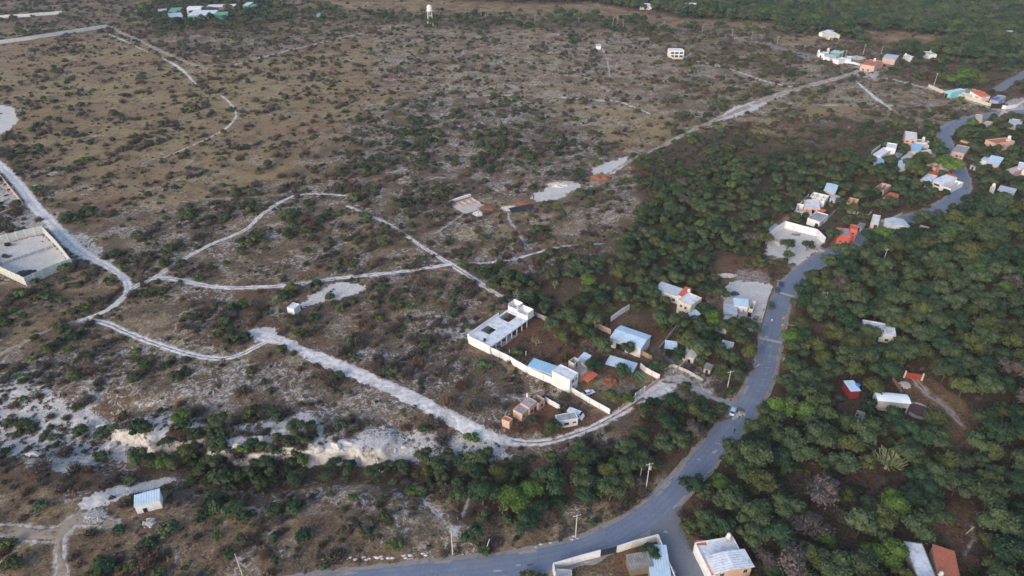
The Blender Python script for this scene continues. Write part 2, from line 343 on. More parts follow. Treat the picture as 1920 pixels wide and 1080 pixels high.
# the dense wood right of the road
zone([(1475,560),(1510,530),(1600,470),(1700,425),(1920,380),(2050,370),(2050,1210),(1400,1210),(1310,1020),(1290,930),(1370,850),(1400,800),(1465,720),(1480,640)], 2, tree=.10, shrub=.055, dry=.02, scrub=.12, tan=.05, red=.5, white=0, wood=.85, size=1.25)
zone([(1860,440),(1960,450),(1960,480),(1880,475)], 2, tree=.002, tan=.5, shrub=.01, wood=0)
zone([(1500,890),(1600,880),(1700,890),(1740,930),(1700,960),(1580,960),(1480,965),(1470,910)], 3, tree=.003, dry=.055, shrub=.015, red=.75, wood=.5, tan=.1)
zone([(1440,720),(1480,740),(1470,800),(1430,800),(1400,790)], 2, tree=.004, dry=.09, shrub=.02, red=.6, wood=.3)
zone([(1690,700),(1760,715),(1800,760),(1840,800),(1835,850),(1790,850),(1760,790),(1700,750),(1680,730)], 2, tree=0, shrub=.001, dry=.002, scrub=.02, tan=.8, red=.65, wood=0)
zone([(1560,730),(1630,720),(1720,790),(1740,850),(1600,850),(1540,790)], 2, tree=.022, size=1.2)
zone([(1250,925),(1300,920),(1340,950),(1400,1010),(1330,1005),(1280,1010),(1260,980)], 2, tree=0, shrub=.008, dry=.02, red=.9, tan=.55, wood=0, white=0.036)
zone([(1730,960),(1840,960),(1840,1060),(1800,1060),(1790,1010),(1720,1010)], 2, tree=.003, shrub=.012, dry=.03, red=.6, tan=.32, wood=.3)
zone([(1380,470),(1470,500),(1480,520),(1420,528),(1330,520),(1320,500)], 2, tree=.002, dry=.03, tan=.5, red=.7, wood=0, size=.7)
zone([(1600,475),(1700,500),(1700,530),(1600,520)], 2, tree=.012)
zone([(1510,600),(1560,610),(1570,640),(1500,640)], 1, tree=0, tan=.4, red=.5, wood=0)
# compound yards: nothing grows
def clear(poly, soft=1, **kw): zone(poly, soft, **dict(dict(tree=0, shrub=0, dry=.001, scrub=.01, wood=0, white=0), **kw))
clear([(930,640),(1000,600),(1030,600),(1040,640),(1110,650),(1140,660),(1090,672),(1000,680),(940,660)], red=.7, tan=.15, dry=.01, scrub=.06)
clear([(1095,680),(1210,690),(1236,712),(1150,770),(1080,735)], tan=.55, red=.4)
clear([(1130,590),(1260,610),(1240,670),(1190,665),(1120,650)], red=.7, tan=.32, shrub=.01)
clear([(955,745),(1040,745),(1140,778),(1090,810),(960,805)], red=.75, tan=.1, dry=.02, shrub=.005)
clear([(1440,412),(1530,430),(1540,470),(1440,485)], tan=.32)
clear([(1350,515),(1460,530),(1430,620),(1350,600)], tan=.44)
clear([(1040,1090),(1040,1050),(1240,1005),(1290,1100)], tan=.6, red=.7)
def fld(k, px, py):
    fx = np.clip((np.asarray(px, float)+FM-2)/FS, 0, FW-1.001); fy = np.clip((np.asarray(py, float)+FM-2)/FS, 0, FH-1.001)
    ix = fx.astype(int); iy = fy.astype(int); tx = fx-ix; ty = fy-iy; f = FLD[k]
    return (f[iy, ix]*(1-tx)+f[iy, ix+1]*tx)*(1-ty)+(f[iy+1, ix]*(1-tx)+f[iy+1, ix+1]*tx)*ty
def cover(x, y):
    """map coordinates of a world place, edges roughened by noise tied to the ground"""
    a = (fbm(x*.06, y*.06, 31, 3)-.5)*16; b = (fbm(x*.06, y*.06, 47, 3)-.5)*22
    return proj(x+a*.6, y+b*.6, 0.0)

# ------------------------------------------------------------------ tracks (pixel traces turned into ground lines), width in metres
TRACKS = [
 ('dirt_road', [(-60,268),(0,308),(40,350),(62,385),(92,412),(125,450),(155,475),(195,495),(232,518),(245,540),(228,565),(195,588),(145,602)], [7,7,7,8,7,8,7,5,4.5,4.5,3.6,3.4,3.2], .8),
 ('dirt_road', [(145,602),(100,615),(45,642),(0,665),(-60,700)], [2.6,2.2,2,3.5,3.5], .35),
 ('dirt_road', [(238,548),(262,533),(290,522),(335,490),(400,456),(460,432),(480,412),(495,400),(525,378),(560,364),(600,362),(650,366)], [4,3.8,3.6,3.2,3.2,3.2,3,3.2,3.2,3,2.4,1.8], .55),
 ('dirt_road', [(285,522),(330,523),(385,537),(460,540),(540,536),(620,524),(700,516),(770,507),(845,495)], [4.5,4,3.6,3.6,3.6,3.6,3.6,3.2,3], .7),
 ('dirt_road', [(650,385),(720,415),(760,440),(800,468),(840,492),(880,518),(915,542),(955,565)], [2,2.4,2.8,3,3.4,4.2,3.4,2.8], .65),
 ('dirt_road', [(145,602),(195,603),(240,625),(300,648),(370,670),(430,674),(470,657),(500,640)], [3.4,4,3.8,3.6,3.6,3.6,3.4,3], .6),
 ('chalk_road', [(478,622),(495,628),(520,636),(600,672),(700,712),(780,748),(850,786),(910,812),(955,826)], [5,7,5.5,6.2,6.8,6.8,6.8,6,4], 1.0),
 ('dirt_road', [(945,822),(990,829),(1040,825),(1100,806),(1150,782),(1185,760),(1212,742),(1250,722)], [4,3.6,3.6,3.4,3.6,3.8,6,9], .75),
 ('dirt_road', [(1245,722),(1270,706),(1300,722),(1335,744),(1380,762)], [7,6,5,4,3.5], .45),
 ('dirt_road', [(1612,134),(1560,150),(1500,165),(1440,185),(1390,205),(1340,226),(1290,247),(1230,280),(1180,302),(1140,326),(1110,343)], [7,8,9,10,10,6,4.5,4,4,3.5,3], .40),
 ('dirt_road', [(200,48),(265,78),(330,110),(385,129)], [6,6,6,5], .35),
 ('dirt_road', [(440,122),(500,105),(580,85),(680,62),(745,48)], [4,4,4.2,4,3], .5),
 ('footpath', [(205,64),(240,80),(280,99)], [2,2.6,1.5], .8),
 ('footpath', [(300,106),(335,125),(350,140),(368,157)], [1.8,4,3.5,1.5], 1.0),
 ('footpath', [(415,180),(432,192),(445,214),(436,232),(410,250),(370,270),(330,285),(290,302)], [1.2,1.8,1.6,1.8,2.2,1.2,1.1,.8], .8),
 ('footpath', [(845,495),(930,492),(990,480),(1040,463),(1085,460),(1130,455)], [1.6,2,2,2,1.6,1.5], .7),
 ('footpath', [(952,398),(958,420),(975,438),(985,468)], [1.4,1.4,1.6,1.4], .6),
 ('footpath', [(870,400),(850,415),(830,430),(800,445)], [1.4,1.4,1.2,1], .5),
 ('footpath', [(1050,183),(1110,187),(1160,190),(1190,202),(1220,214)], [1.5,3,3,2.6,2], .9),
 ('footpath', [(860,182),(930,177),(990,180)], [2,2.4,2], .6),
 ('footpath', [(1125,82),(1140,115),(1143,145)], [1.5,1.8,1.4], .6),
 ('footpath', [(1285,112),(1340,120),(1395,138),(1440,155),(1485,163)], [3,3,2.6,3,3], .75),
 ('dirt_road', [(1616,138),(1660,146),(1700,155),(1770,174),(1850,200),(1900,215)], [5,4,4,4,4,5], .6),
 ('footpath', [(1602,150),(1620,165),(1645,186),(1672,208)], [2,3,4.5,2.5], .9),
 ('footpath', [(1480,194),(1540,196),(1620,198),(1700,200)], [1.5,1.6,2.4,1.6], .6),
 ('village_road', [(1380,72),(1430,82),(1480,95),(1540,110),(1590,119),(1640,131)], [6,6,6,6,6,6], .5),
 ('dirt_road', [(-60,1010),(0,990),(60,1003),(110,1006),(135,978),(170,975),(215,985)], [6,6,7,8,6,7,4], .38),
 ('dirt_road', [(112,1008),(112,1040),(118,1100)], [4,3.6,4], .38),
 ('footpath', [(775,895),(790,930),(815,950),(838,985),(850,1000)], [1,1,1.2,1.2,1], .6),
 ('footpath', [(880,898),(876,940),(862,985),(850,1000)], [.8,1,1,1], .6),
 ('footpath', [(1736,872),(1752,895),(1780,915)], [1.2,1.2,1.2], .35),
 ('footpath', [(1822,985),(1824,1015),(1810,1040)], [1.2,1.2,1.2], .35),
 ('dirt_road', [(1712,708),(1735,735),(1770,760),(1805,800)], [4,4,3.5,2.5], .30),
 ('footpath', [(1470,672),(1480,690),(1490,700)], [1,1.4,1], .8),
 ('footpath', [(730,200),(640,208),(560,212),(480,216)], [1.6,1.6,1.6,1.2], .3),
 ('footpath', [(560,364),(480,368),(400,372),(330,380)], [1,1,1,.8], .3),
]
def interp_w(pts, ws, n):
    """smoothed centre line with matching widths"""
    P = [(*p, w_*.8) for p, w_ in zip(W(pts), [ws[min(i, len(ws)-1)] for i in range(len(pts))])]
    return smooth_pts(P, n)
TW = [(n, interp_w(p, ws, 2), wh) for n, p, ws, wh in TRACKS]
# white limestone pads, slabs and heaps lying on the ground: (outline, whiteness)
PADS = [
 ([(1345,222),(1375,202),(1415,190),(1440,192),(1405,210),(1362,224)], .95),
 ([(1110,320),(1130,305),(1150,302),(1172,293),(1178,302),(1160,320),(1150,326),(1128,324),(1112,330)], .9),
 ([(1002,362),(1030,350),(1060,340),(1088,345),(1090,352),(1060,366),(1040,374),(1010,380),(1000,372)], .9),
 ([(560,572),(600,545),(632,527),(690,538),(660,556),(620,566),(570,576)], .85),
 ([(470,622),(500,612),(522,618),(516,640),(485,640)], .8),
 ([(1230,712),(1262,716),(1250,742),(1215,752),(1200,745)], .8),
 ([(1352,545),(1370,525),(1440,530),(1445,560),(1425,600),(1418,625),(1372,600),(1358,580)], .85),
 ([(1438,470),(1446,420),(1530,436),(1548,455),(1520,480),(1500,500),(1470,485),(1440,478)], .9),
 ([(0,330),(36,372),(38,380),(0,396),(-60,420),(-60,330)], .5),
 ([(40,395),(110,400),(100,430),(60,430),(0,440),(0,400)], .45),
 ([(130,440),(160,440),(220,490),(200,500),(150,490),(128,470)], .5),
 ([(145,950),(160,930),(230,905),(300,885),(322,895),(290,912),(240,930),(190,950),(155,960)], .72),
 ([(0,195),(30,205),(35,225),(15,245),(0,250),(-60,250),(-60,190)], .85),
 ([(-60,478),(0,457),(83,440),(132,490),(60,520),(0,505)], .8),
 ([(200,822),(230,806),(258,818),(258,848),(215,846)], .7), ([(262,835),(292,808),(345,790),(368,792),(372,802),(330,802),(300,822),(275,840)], .9), ([(422,822),(440,815),(470,828),(510,815),(530,802),(556,800),(560,808),(535,812),(512,828),(470,842),(430,845)], .9), ([(558,852),(600,836),(650,826),(690,826),(680,838),(620,850),(575,858)], .8), ([(700,835),(735,822),(745,840),(730,858)], .5), ([(835,850),(870,835),(885,845),(860,862)], .45), ([(40,860),(130,835),(190,850),(130,880),(60,878)], .55), ([(60,790),(110,770),(140,790),(120,820),(70,810)], .5),
 ([(1380,505),(1420,500),(1450,520),(1430,535),(1385,525)], .30),
 ([(185,795),(215,790),(225,815),(200,822)], .5),
 ([(1150,640),(1240,652),(1218,680),(1160,665)], .15),
 ([(1240,660),(1330,690),(1345,745),(1290,735),(1240,700)], .35),
 ([(1120,700),(1190,720),(1185,745),(1120,735)], .22),
 ([(820,590),(900,600),(890,625),(850,640),(800,610)], .45),
 ([(1520,185),(1640,180),(1690,205),(1600,200)], .2),
 ([(1604,118),(1660,135),(1640,150),(1600,140)], .5),
 ([(1860,195),(1930,180),(1930,215),(1880,225)], .5),
]
PADW = [(W(p), v) for p, v in PADS]
def track_dist(x, y):
    """signed clearance to the nearest track edge and the whiteness the traffic leaves"""
    best = np.full(np.shape(x), 1e9); wht = np.zeros(np.shape(x))
    for n, P, wh in TW:
        for (ax, ay, aw), (bx, by, bw) in zip(P[:-1], P[1:]):
            x0, x1 = min(ax, bx)-25, max(ax, bx)+25; y0, y1 = min(ay, by)-25, max(ay, by)+25
            m = np.flatnonzero((x > x0) & (x < x1) & (y > y0) & (y < y1))
            if len(m) == 0: continue
            X_, Y_ = x[m], y[m]; dx, dy = bx-ax, by-ay; L2 = dx*dx+dy*dy+1e-9
            t = np.clip(((X_-ax)*dx+(Y_-ay)*dy)/L2, 0, 1)
            d = np.hypot(X_-ax-t*dx, Y_-ay-t*dy)-(aw+(bw-aw)*t)/2
            q = d < best[m]; best[m[q]] = d[q]; wht[m[q]] = wh
    return best, wht

# ------------------------------------------------------------------ ground sheet
def build_ground():
    STEP = 2.6
    pys = np.arange(1200, -70, -STEP)
    rows = [float(flat(960, p)[1]) for p in pys]
    front = [-600, -300, -100, 0, 40, 70]
    front = [f for f in front if f < rows[0]-2]
    far = [rows[-1]*k for k in (1.02, 1.06, 1.12, 1.2, 1.35, 1.6, 2.0, 3, 5)]
    ys = np.array(front+rows+far)
    n = 820; u = np.linspace(-1.12, 1.12, n)
    ext = np.array([1.2, 1.35, 1.6, 2.2, 3.5, 6, 12])
    u = np.concatenate([-ext[::-1], u, ext]); nc = len(u)
    half = np.array([960/1280*(CP*max(y, 60)+H*SP) for y in ys])
    X_ = half[:, None]*u[None, :]; Y_ = np.repeat(ys[:, None], nc, 1)
    x = X_.ravel(); y = Y_.ravel()
    z = terrain(x, y)
    v = np.stack([x, y, z], 1)
    nr = len(ys); i = np.arange((nr-1)*(nc-1)); r = i//(nc-1); c = i % (nc-1); a = r*nc+c
    f = np.stack([a, a+1, a+nc+1, a+nc], 1)
    me = bpy.data.meshes.new('ground'); me.vertices.add(len(v)); me.vertices.foreach_set('co', v.ravel())
    me.loops.add(f.size); me.loops.foreach_set('vertex_index', f.ravel().astype(np.int32))
    me.polygons.add(len(f)); me.polygons.foreach_set('loop_start', (np.arange(len(f))*4).astype(np.int32)); me.polygons.foreach_set('loop_total', np.full(len(f), 4, np.int32))
    me.polygons.foreach_set('use_smooth', [True]*len(f))
    me.update(calc_edges=True)
    px, py = cover(x, y)
    tan, red, white, wood = (fld(k, px, py) for k in ('tan', 'red', 'white', 'wood'))
    td, tw_ = track_dist(x, y)
    jag = (fbm(x*.45, y*.45, 77, 3)-.5)*2.4
    worn = np.clip(1-(td+.7+jag*.8)/1.3, 0, 1)*np.clip(tw_, 0, 1)**.55
    worn *= np.where((y < 420) & (tw_ < .78), 1-.7*sstep(-.75, -1.25, td+jag*.12)*0-.7*sstep(.9, 1.25, -td), 1)
    for P, vv in PADW:
        bx = [p[0] for p in P]; by = [p[1] for p in P]
        m = np.flatnonzero((x > min(bx)-6) & (x < max(bx)+6) & (y > min(by)-6) & (y < max(by)+6))
        if len(m) == 0: continue
        xx, yy_ = x[m], y[m]; jx = (fbm(xx*.3, yy_*.3, 3, 3)-.5)*5; jy = (fbm(xx*.3, yy_*.3, 8, 3)-.5)*5
        ins = inpoly(xx+jx, yy_+jy, P)
        worn[m] = np.where(ins, np.maximum(worn[m], vv*1.1), worn[m])
    # bare rock on steep ground
    dz = np.zeros((nr, nc)); Z = z.reshape(nr, nc)
    gy = np.abs(np.gradient(Z, axis=0))/np.maximum(np.abs(np.gradient(Y_, axis=0)), .1)
    cliff = sstep(.35, .75, gy).ravel()*(y < 330)
    for nm, arr in (('tan', tan), ('red', red), ('white', white), ('wood', wood), ('worn', worn), ('cliff', cliff)):
        at = me.attributes.new(nm, 'FLOAT', 'POINT'); at.data.foreach_set('value', arr.astype(np.float32))
    m = bpy.data.materials.new('hill_ground'); m.use_nodes = True; nt = m.node_tree; N = nt.nodes; L = nt.links; b = N['Principled BSDF']
    b.inputs['Roughness'].default_value = .95; b.inputs['Specular IOR Level'].default_value = .15
    pos = N.new('ShaderNodeNewGeometry').outputs['Position']
    def noise(s, d=4, rough=.55, dist=0):
        t = N.new('ShaderNodeTexNoise'); t.inputs['Scale'].default_value = s; t.inputs['Detail'].default_value = d; t.inputs['Roughness'].default_value = rough; t.inputs['Distortion'].default_value = dist; L.new(pos, t.inputs[0]); return t.outputs[0]
    def attr(nm): t = N.new('ShaderNodeAttribute'); t.attribute_name = nm; return t.outputs['Fac']
    def mth(op, a, b_=None, clamp=False):
        t = N.new('ShaderNodeMath'); t.operation = op; t.use_clamp = clamp
        for k, q in enumerate((a, b_)):
            if q is None: continue
            if isinstance(q, (int, float)): t.inputs[k].default_value = q
            else: L.new(q, t.inputs[k])
        return t.outputs[0]
    def rng_(v, a, b_, c=0, d=1):
        t = N.new('ShaderNodeMapRange'); t.interpolation_type = 'SMOOTHSTEP'
        for k, q in enumerate((v, a, b_, c, d)):
            if isinstance(q, (int, float)): t.inputs[k].default_value = q
            else: L.new(q, t.inputs[k])
        return t.outputs[0]
    def col(*c): t = N.new('ShaderNodeRGB'); t.outputs[0].default_value = (*c, 1); return t.outputs[0]
    def mix(f, a, b_):
        t = N.new('ShaderNodeMix'); t.data_type = 'RGBA'
        if isinstance(f, (int, float)): t.inputs[0].default_value = f
        else: L.new(f, t.inputs[0])
        L.new(a, t.inputs[6]); L.new(b_, t.inputs[7]); return t.outputs[2]
    nA = noise(.03, 3); nB = noise(.22, 5, .6); nC = noise(1.6, 5, .65, .3); nD = noise(.09, 4, .6, .5); nE = noise(.55, 6, .7, .6); nF = noise(5, 3, .6)
    fine = rng_(nC, .3, .7); mid = rng_(nB, .32, .68)
    scrub = mix(fine, col(.048, .034, .024), col(.178, .128, .088))
    scrub = mix(mid, scrub, mix(fine, col(.062, .047, .034), col(.215, .160, .112)))
    tanc = mix(mid, mix(fine, col(.195, .137, .070), col(.385, .278, .150)), mix(fine, col(.195, .115, .066), col(.345, .215, .125)))
    nI = noise(.06, 4, .6)
    nG = noise(.012, 3, .55)
    tanc = mix(rng_(nG, .40, .60), tanc, mix(fine, col(.225, .168, .080), col(.42, .315, .165)))
    tanc = mix(mth('MULTIPLY', rng_(nD, .52, .68), .45), tanc, mix(fine, col(.125, .098, .055), col(.225, .175, .10)))
    redc = mix(mid, mix(fine, col(.085, .040, .024), col(.25, .125, .068)), mix(fine, col(.062, .036, .026), col(.17, .098, .062)))
    grey = mix(fine, col(.16, .145, .14), col(.38, .35, .34))
    c0 = mix(rng_(mth('ADD', attr('tan'), mth('ADD', mth('MULTIPLY', mth('SUBTRACT', nD, .5), 2.6), mth('MULTIPLY', mth('SUBTRACT', nE, .5), 1.7))), .22, .92, 0, .92), scrub, tanc)
    c0 = mix(rng_(mth('ADD', attr('red'), mth('ADD', mth('MULTIPLY', mth('SUBTRACT', nE, .5), 1.5), mth('MULTIPLY', mth('SUBTRACT', nI, .5), 1.6))), .28, .72, 0, .9), c0, redc)
    # broken grey and white limestone showing through thin soil
    wn = mth('ADD', mth('MULTIPLY', nE, .55), mth('ADD', mth('MULTIPLY', nD, .55), mth('MULTIPLY', nC, .35)))
    wa = mth('MULTIPLY', attr('white'), .52)
    c0 = mix(rng_(mth('ADD', wn, wa), .87, 1.0, 0, .6), c0, grey)
    whitec = mix(fine, col(.36, .34, .33), col(.62, .59, .575))
    c0 = mix(rng_(mth('ADD', wn, wa), .965, 1.03, 0, .95), c0, whitec)
    nV = noise(.17, 5, .62, 1.2); nW = noise(.045, 3, .5, .8)
    ridge = mth('ABSOLUTE', mth('SUBTRACT', nV, .5))
    vein = mth('MULTIPLY', rng_(mth('ADD', ridge, mth('MULTIPLY', nC, .05)), .062, .036), mth('MULTIPLY', rng_(mth('ADD', attr('white'), mth('MULTIPLY', mth('SUBTRACT', nW, .5), 2.0)), .16, .40), rng_(nE, .40, .56)), True)
    c0 = mix(mth('MULTIPLY', vein, .9), c0, whitec)
    fl = N.new('ShaderNodeTexVoronoi'); fl.inputs['Scale'].default_value = .9; L.new(pos, fl.inputs[0])
    fleck = mth('MULTIPLY', rng_(mth('ADD', fl.outputs['Distance'], mth('MULTIPLY', nB, .5)), .36, .24), rng_(mth('ADD', attr('white'), mth('MULTIPLY', mth('SUBTRACT', nD, .5), 1.5)), .08, .34, 0, .9))
    c0 = mix(fleck, c0, col(.56, .53, .50))
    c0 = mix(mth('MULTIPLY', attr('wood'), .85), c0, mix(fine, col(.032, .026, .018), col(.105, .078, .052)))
    wornf = mth('MULTIPLY', attr('worn'), rng_(mth('ADD', nE, mth('MULTIPLY', attr('worn'), .40)), .52, .80, .15, 1.15), True)
    wornc = mix(rng_(nB, .35, .65), mix(fine, col(.40, .37, .35), col(.64, .61, .59)), mix(fine, col(.48, .44, .41), col(.70, .67, .645)))
    c0 = mix(mth('MULTIPLY', wornf, 1.25, True), c0, wornc)
    cl = mix(rng_(nE, .35, .6), col(.30, .25, .20), col(.64, .58, .52))
    c0 = mix(mth('MULTIPLY', attr('cliff'), rng_(nE, .3, .5, .3, 1)), c0, cl)
    L.new(c0, b.inputs['Base Color'])
    bp = N.new('ShaderNodeBump'); bp.inputs['Strength'].default_value = .7; bp.inputs['Distance'].default_value = .35
    L.new(mth('ADD', nC, mth('MULTIPLY', nF, .4)), bp.inputs['Height']); L.new(bp.outputs[0], b.inputs['Normal'])
    me.materials.append(m)
    return tag(link('ground', me), kind='structure')
build_ground()

def road_mat(name, col, col2, worn, sc=.25, edge=None):
    m = mat_(name, col, rough=.8, var=.12, scale=1.5, dirt=col2, dirtamt=worn, dscale=sc, bump=.1, spec=.35); return m
M['asphalt'] = road_mat('asphalt', (.155, .182, .250), (.205, .228, .28), .7, .12)
M['asphalt2'] = road_mat('worn_asphalt', (.165, .175, .20), (.19, .19, .195), .7, .15)
M['gravel'] = road_mat('pale_gravel', (.27, .25, .235), (.18, .15, .125), .8, .5)
M['chalk'] = mat_('chalk_track', (.70, .67, .66), dirt=(.36, .30, .26), dirtamt=.8, var=.2, dscale=.6, bump=.4)
M['dirt'] = mat_('pale_dirt_track', (.42, .39, .365), dirt=(.25, .195, .155), dirtamt=.9, var=.2, dscale=.6, bump=.4)
M['dirt2'] = mat_('brown_dirt_track', (.34, .27, .205), dirt=(.22, .155, .11), dirtamt=.7, var=.14, dscale=.4, bump=.4)
def strip(name, P, off, mat, jag=0, seed=0, sink=0, rut=False, cols=7, zoff=.07, maxseg=1.6):
    """ribbon along P=(x,y,width) that follows the ground; jag = ragged edge in metres"""
    Q = []
    for a, b in zip(P[:-1], P[1:]):
        n = max(1, int(math.dist(a[:2], b[:2])/maxseg))
        for k in range(n): t = k/n; Q.append([a[i]+(b[i]-a[i])*t for i in range(3)])
    Q.append(list(P[-1])); Q = np.array(Q)
    T = np.gradient(Q[:, :2], axis=0); T /= np.linalg.norm(T, axis=1)[:, None]+1e-9; Nn = np.stack([-T[:, 1], T[:, 0]], 1)
    s = np.arange(len(Q))*maxseg
    wl = Q[:, 2]/2+off+(fbm(s*.35, s*0+seed, 3+seed, 3)-.5)*2*jag; wr = Q[:, 2]/2+off+(fbm(s*.35, s*0+seed+9, 5+seed, 3)-.5)*2*jag
    us = np.linspace(-1, 1, cols); V = []
    for k, q in enumerate(Q):
        for u in us:
            d = u*(wl[k] if u > 0 else wr[k]); V.append((q[0]+Nn[k, 0]*d, q[1]+Nn[k, 1]*d, zoff+(-.05 if (rut and abs(abs(u)-.5) < .2) else 0)-(.05 if abs(u) > .99 and jag else 0)))
    V = np.array(V)
    if sink: V[:, 2] += np.minimum(0, (fbm(V[:, 0]*.42, V[:, 1]*.42, 90+seed, 3)-sink)*2.2)
    V[:, 2] += terrain(V[:, 0], V[:, 1])
    fs = []
    for k in range(len(Q)-1):
        for c in range(cols-1): a = k*cols+c; fs.append((a, a+1, a+cols+1, a+cols)[::-1])
    me = bpy.data.meshes.new(name); me.from_pydata([tuple(v) for v in V], [], fs); me.polygons.foreach_set('use_smooth', [True]*len(fs)); me.update()
    return tag(link(name, me, mat), kind='structure')
for i, (n, P, wh) in enumerate(TW):
    far = P[0][1] > 420
    w_ = [(a, b, c*.62) for a, b, c in P]
    mt = M['chalk'] if wh > .6 else M['dirt'] if wh > .42 else M['dirt2']
    if n == 'chalk_road':
        strip(n, [(a, b, c*1.05) for a, b, c in P], 0, M['chalk'], jag=1.5, seed=i, cols=13, zoff=.06, sink=.42, maxseg=.9); continue
    if n == 'village_road':
        strip(n, P, 0, M['asphalt2'], jag=.3, seed=i, zoff=.12); continue
    ruts = wh > .5 and n == 'dirt_road' and not far
    if ruts:      # two wheel tracks with a grown-over crown between them
        Qn = np.array(P); T = np.gradient(Qn[:, :2], axis=0); T /= np.linalg.norm(T, axis=1)[:, None]+1e-9
        for sgn in (-1, 1):
            off = Qn[:, 2]*.25*sgn
            PP = [(Qn[k, 0]-T[k, 1]*off[k], Qn[k, 1]+T[k, 0]*off[k], max(.55, Qn[k, 2]*.30)) for k in range(len(Qn))]
            strip('wheel_rut', PP, 0, M['chalk'], jag=.3, seed=i+sgn+3, cols=5, zoff=.05, sink=.33, maxseg=.9)
    else:
        strip(n, w_, 0, mt, jag=.7 if n == 'dirt_road' else .7, seed=i, cols=7, zoff=.05, sink=.36 if n == 'dirt_road' else .44, maxseg=1.1)
MW = [(x, y, 6.6) for x, y in MAIN]
strip('road_shoulder', [(x, y, 9.4) for x, y, _ in MW], 0, M['gravel'], jag=.8, seed=50, cols=9, zoff=.06)
mr_ = strip('main_road', MW, 0, M['asphalt'], jag=.22, seed=51, cols=13, zoff=.12)
at = mr_.data.attributes.new('across', 'FLOAT', 'POINT'); at.data.foreach_set('value', np.tile(np.linspace(-1, 1, 13), len(mr_.data.vertices)//13).astype(np.float32))
_n = M['asphalt'].node_tree; _b = _n.nodes['Principled BSDF']; _l = _b.inputs['Base Color'].links[0].from_socket
_a = _n.nodes.new('ShaderNodeAttribute'); _a.attribute_name = 'across'
_m1 = _n.nodes.new('ShaderNodeMath'); _m1.operation = 'MULTIPLY'; _m1.inputs[1].default_value = 12.566; _n.links.new(_a.outputs['Fac'], _m1.inputs[0])
_m2 = _n.nodes.new('ShaderNodeMath'); _m2.operation = 'COSINE'; _n.links.new(_m1.outputs[0], _m2.inputs[0])
_m3 = _n.nodes.new('ShaderNodeMapRange'); _m3.inputs[1].default_value = -1; _m3.inputs[2].default_value = 1; _m3.inputs[3].default_value = 1.05; _m3.inputs[4].default_value = .96; _n.links.new(_m2.outputs[0], _m3.inputs[0])
_v = _n.nodes.new('ShaderNodeVectorMath'); _v.operation = 'SCALE'; _n.links.new(_l, _v.inputs[0]); _n.links.new(_m3.outputs[0], _v.inputs['Scale']); _n.links.new(_v.outputs[0], _b.inputs['Base Color'])
SIDE = [(*flat(px, py), w_) for px, py, w_ in [(1232,952,14),(1240,975,11),(1252,1000,8.5),(1275,1040,6.8),(1298,1080,6.6),(1330,1130,6.6),(1380,1200,6.6)]]
SIDE = [tuple(float(v) for v in q) for q in SIDE]
strip('side_road', smooth_pts(SIDE, 1), 0, M['asphalt2'], jag=.15, seed=52, cols=9, zoff=.09)
apron = MB(); ap = [flat(px, py) for px, py in [(1130,1046),(1180,1024),(1215,1003),(1240,978),(1262,955),(1290,945),(1262,985),(1240,1010),(1215,1012),(1160,1036)]]
ap = [(float(a), float(b)) for a, b in ap]
za = float(max(terrain(np.array([p[0] for p in ap]), np.array([p[1] for p in ap]))))
FARR = [(*flat(px, py), w_) for px, py, w_ in [(1868,170,8),(1890,156,8),(1920,138,8),(1990,105,8)]]
strip('far_road', [tuple(float(v) for v in q) for q in FARR], 0, M['asphalt2'], jag=.2, seed=53, zoff=.12, maxseg=4)
def decal(name, px, py, l, w_, ang, mat, zoff):
    c = G(px, py); m = MB(); n = 8; ca, sa = math.cos(ang), math.sin(ang)
    pts = []
    for k in range(12):
        a = 2*PI*k/12; r = 1+.18*math.sin(3*a+px); pts.append((c.x+ca*l/2*r*math.cos(a)-sa*w_/2*r*math.sin(a), c.y+sa*l/2*r*math.cos(a)+ca*w_/2*r*math.sin(a)))
    m.v = [(x, y, float(terrain(x, y))+zoff) for x, y in pts]; m.f = [tuple(range(12))]; m.mi = [0]
    return tag(m.build(name, mat), kind='structure')
M['patch'] = mat_('pale_road_patch', (.33, .34, .36), var=.2, scale=3)
M['darkpatch'] = mat_('mud_on_road', (.11, .095, .085), dirt=(.2, .18, .17), var=.3, scale=2)
for px, py, l, w_, a in [(1100,1055,1.6,.8,.2),(972,1060,1.4,.6,.1),(932,1071,2.2,.7,.1),(1097,1041,1,.5,0),(1340,848,2.2,.8,.6),(1310,862,1.4,.6,.2),(1350,833,3,.4,-.3),(1443,668,.9,.9,0),(1444,650,1,1,0),(1437,632,1.6,1.2,0),(1378,784,3,1.2,.5),(1248,998,1.2,.8,0)]:
    decal('road_patch', px, py, l, w_, a, M['patch'], .150)
for px, py, l, w_, a in [(1387,772,5,2.2,.8),(1374,783,6,1.5,.3)]:
    decal('mud_patch', px, py, l, w_, a, M['darkpatch'], .140)
for k in range(7):
    decal('road_crack_seal', 1447-k*4, 668+k*11, 2.6, .16, -.1, M['patch'], .146)
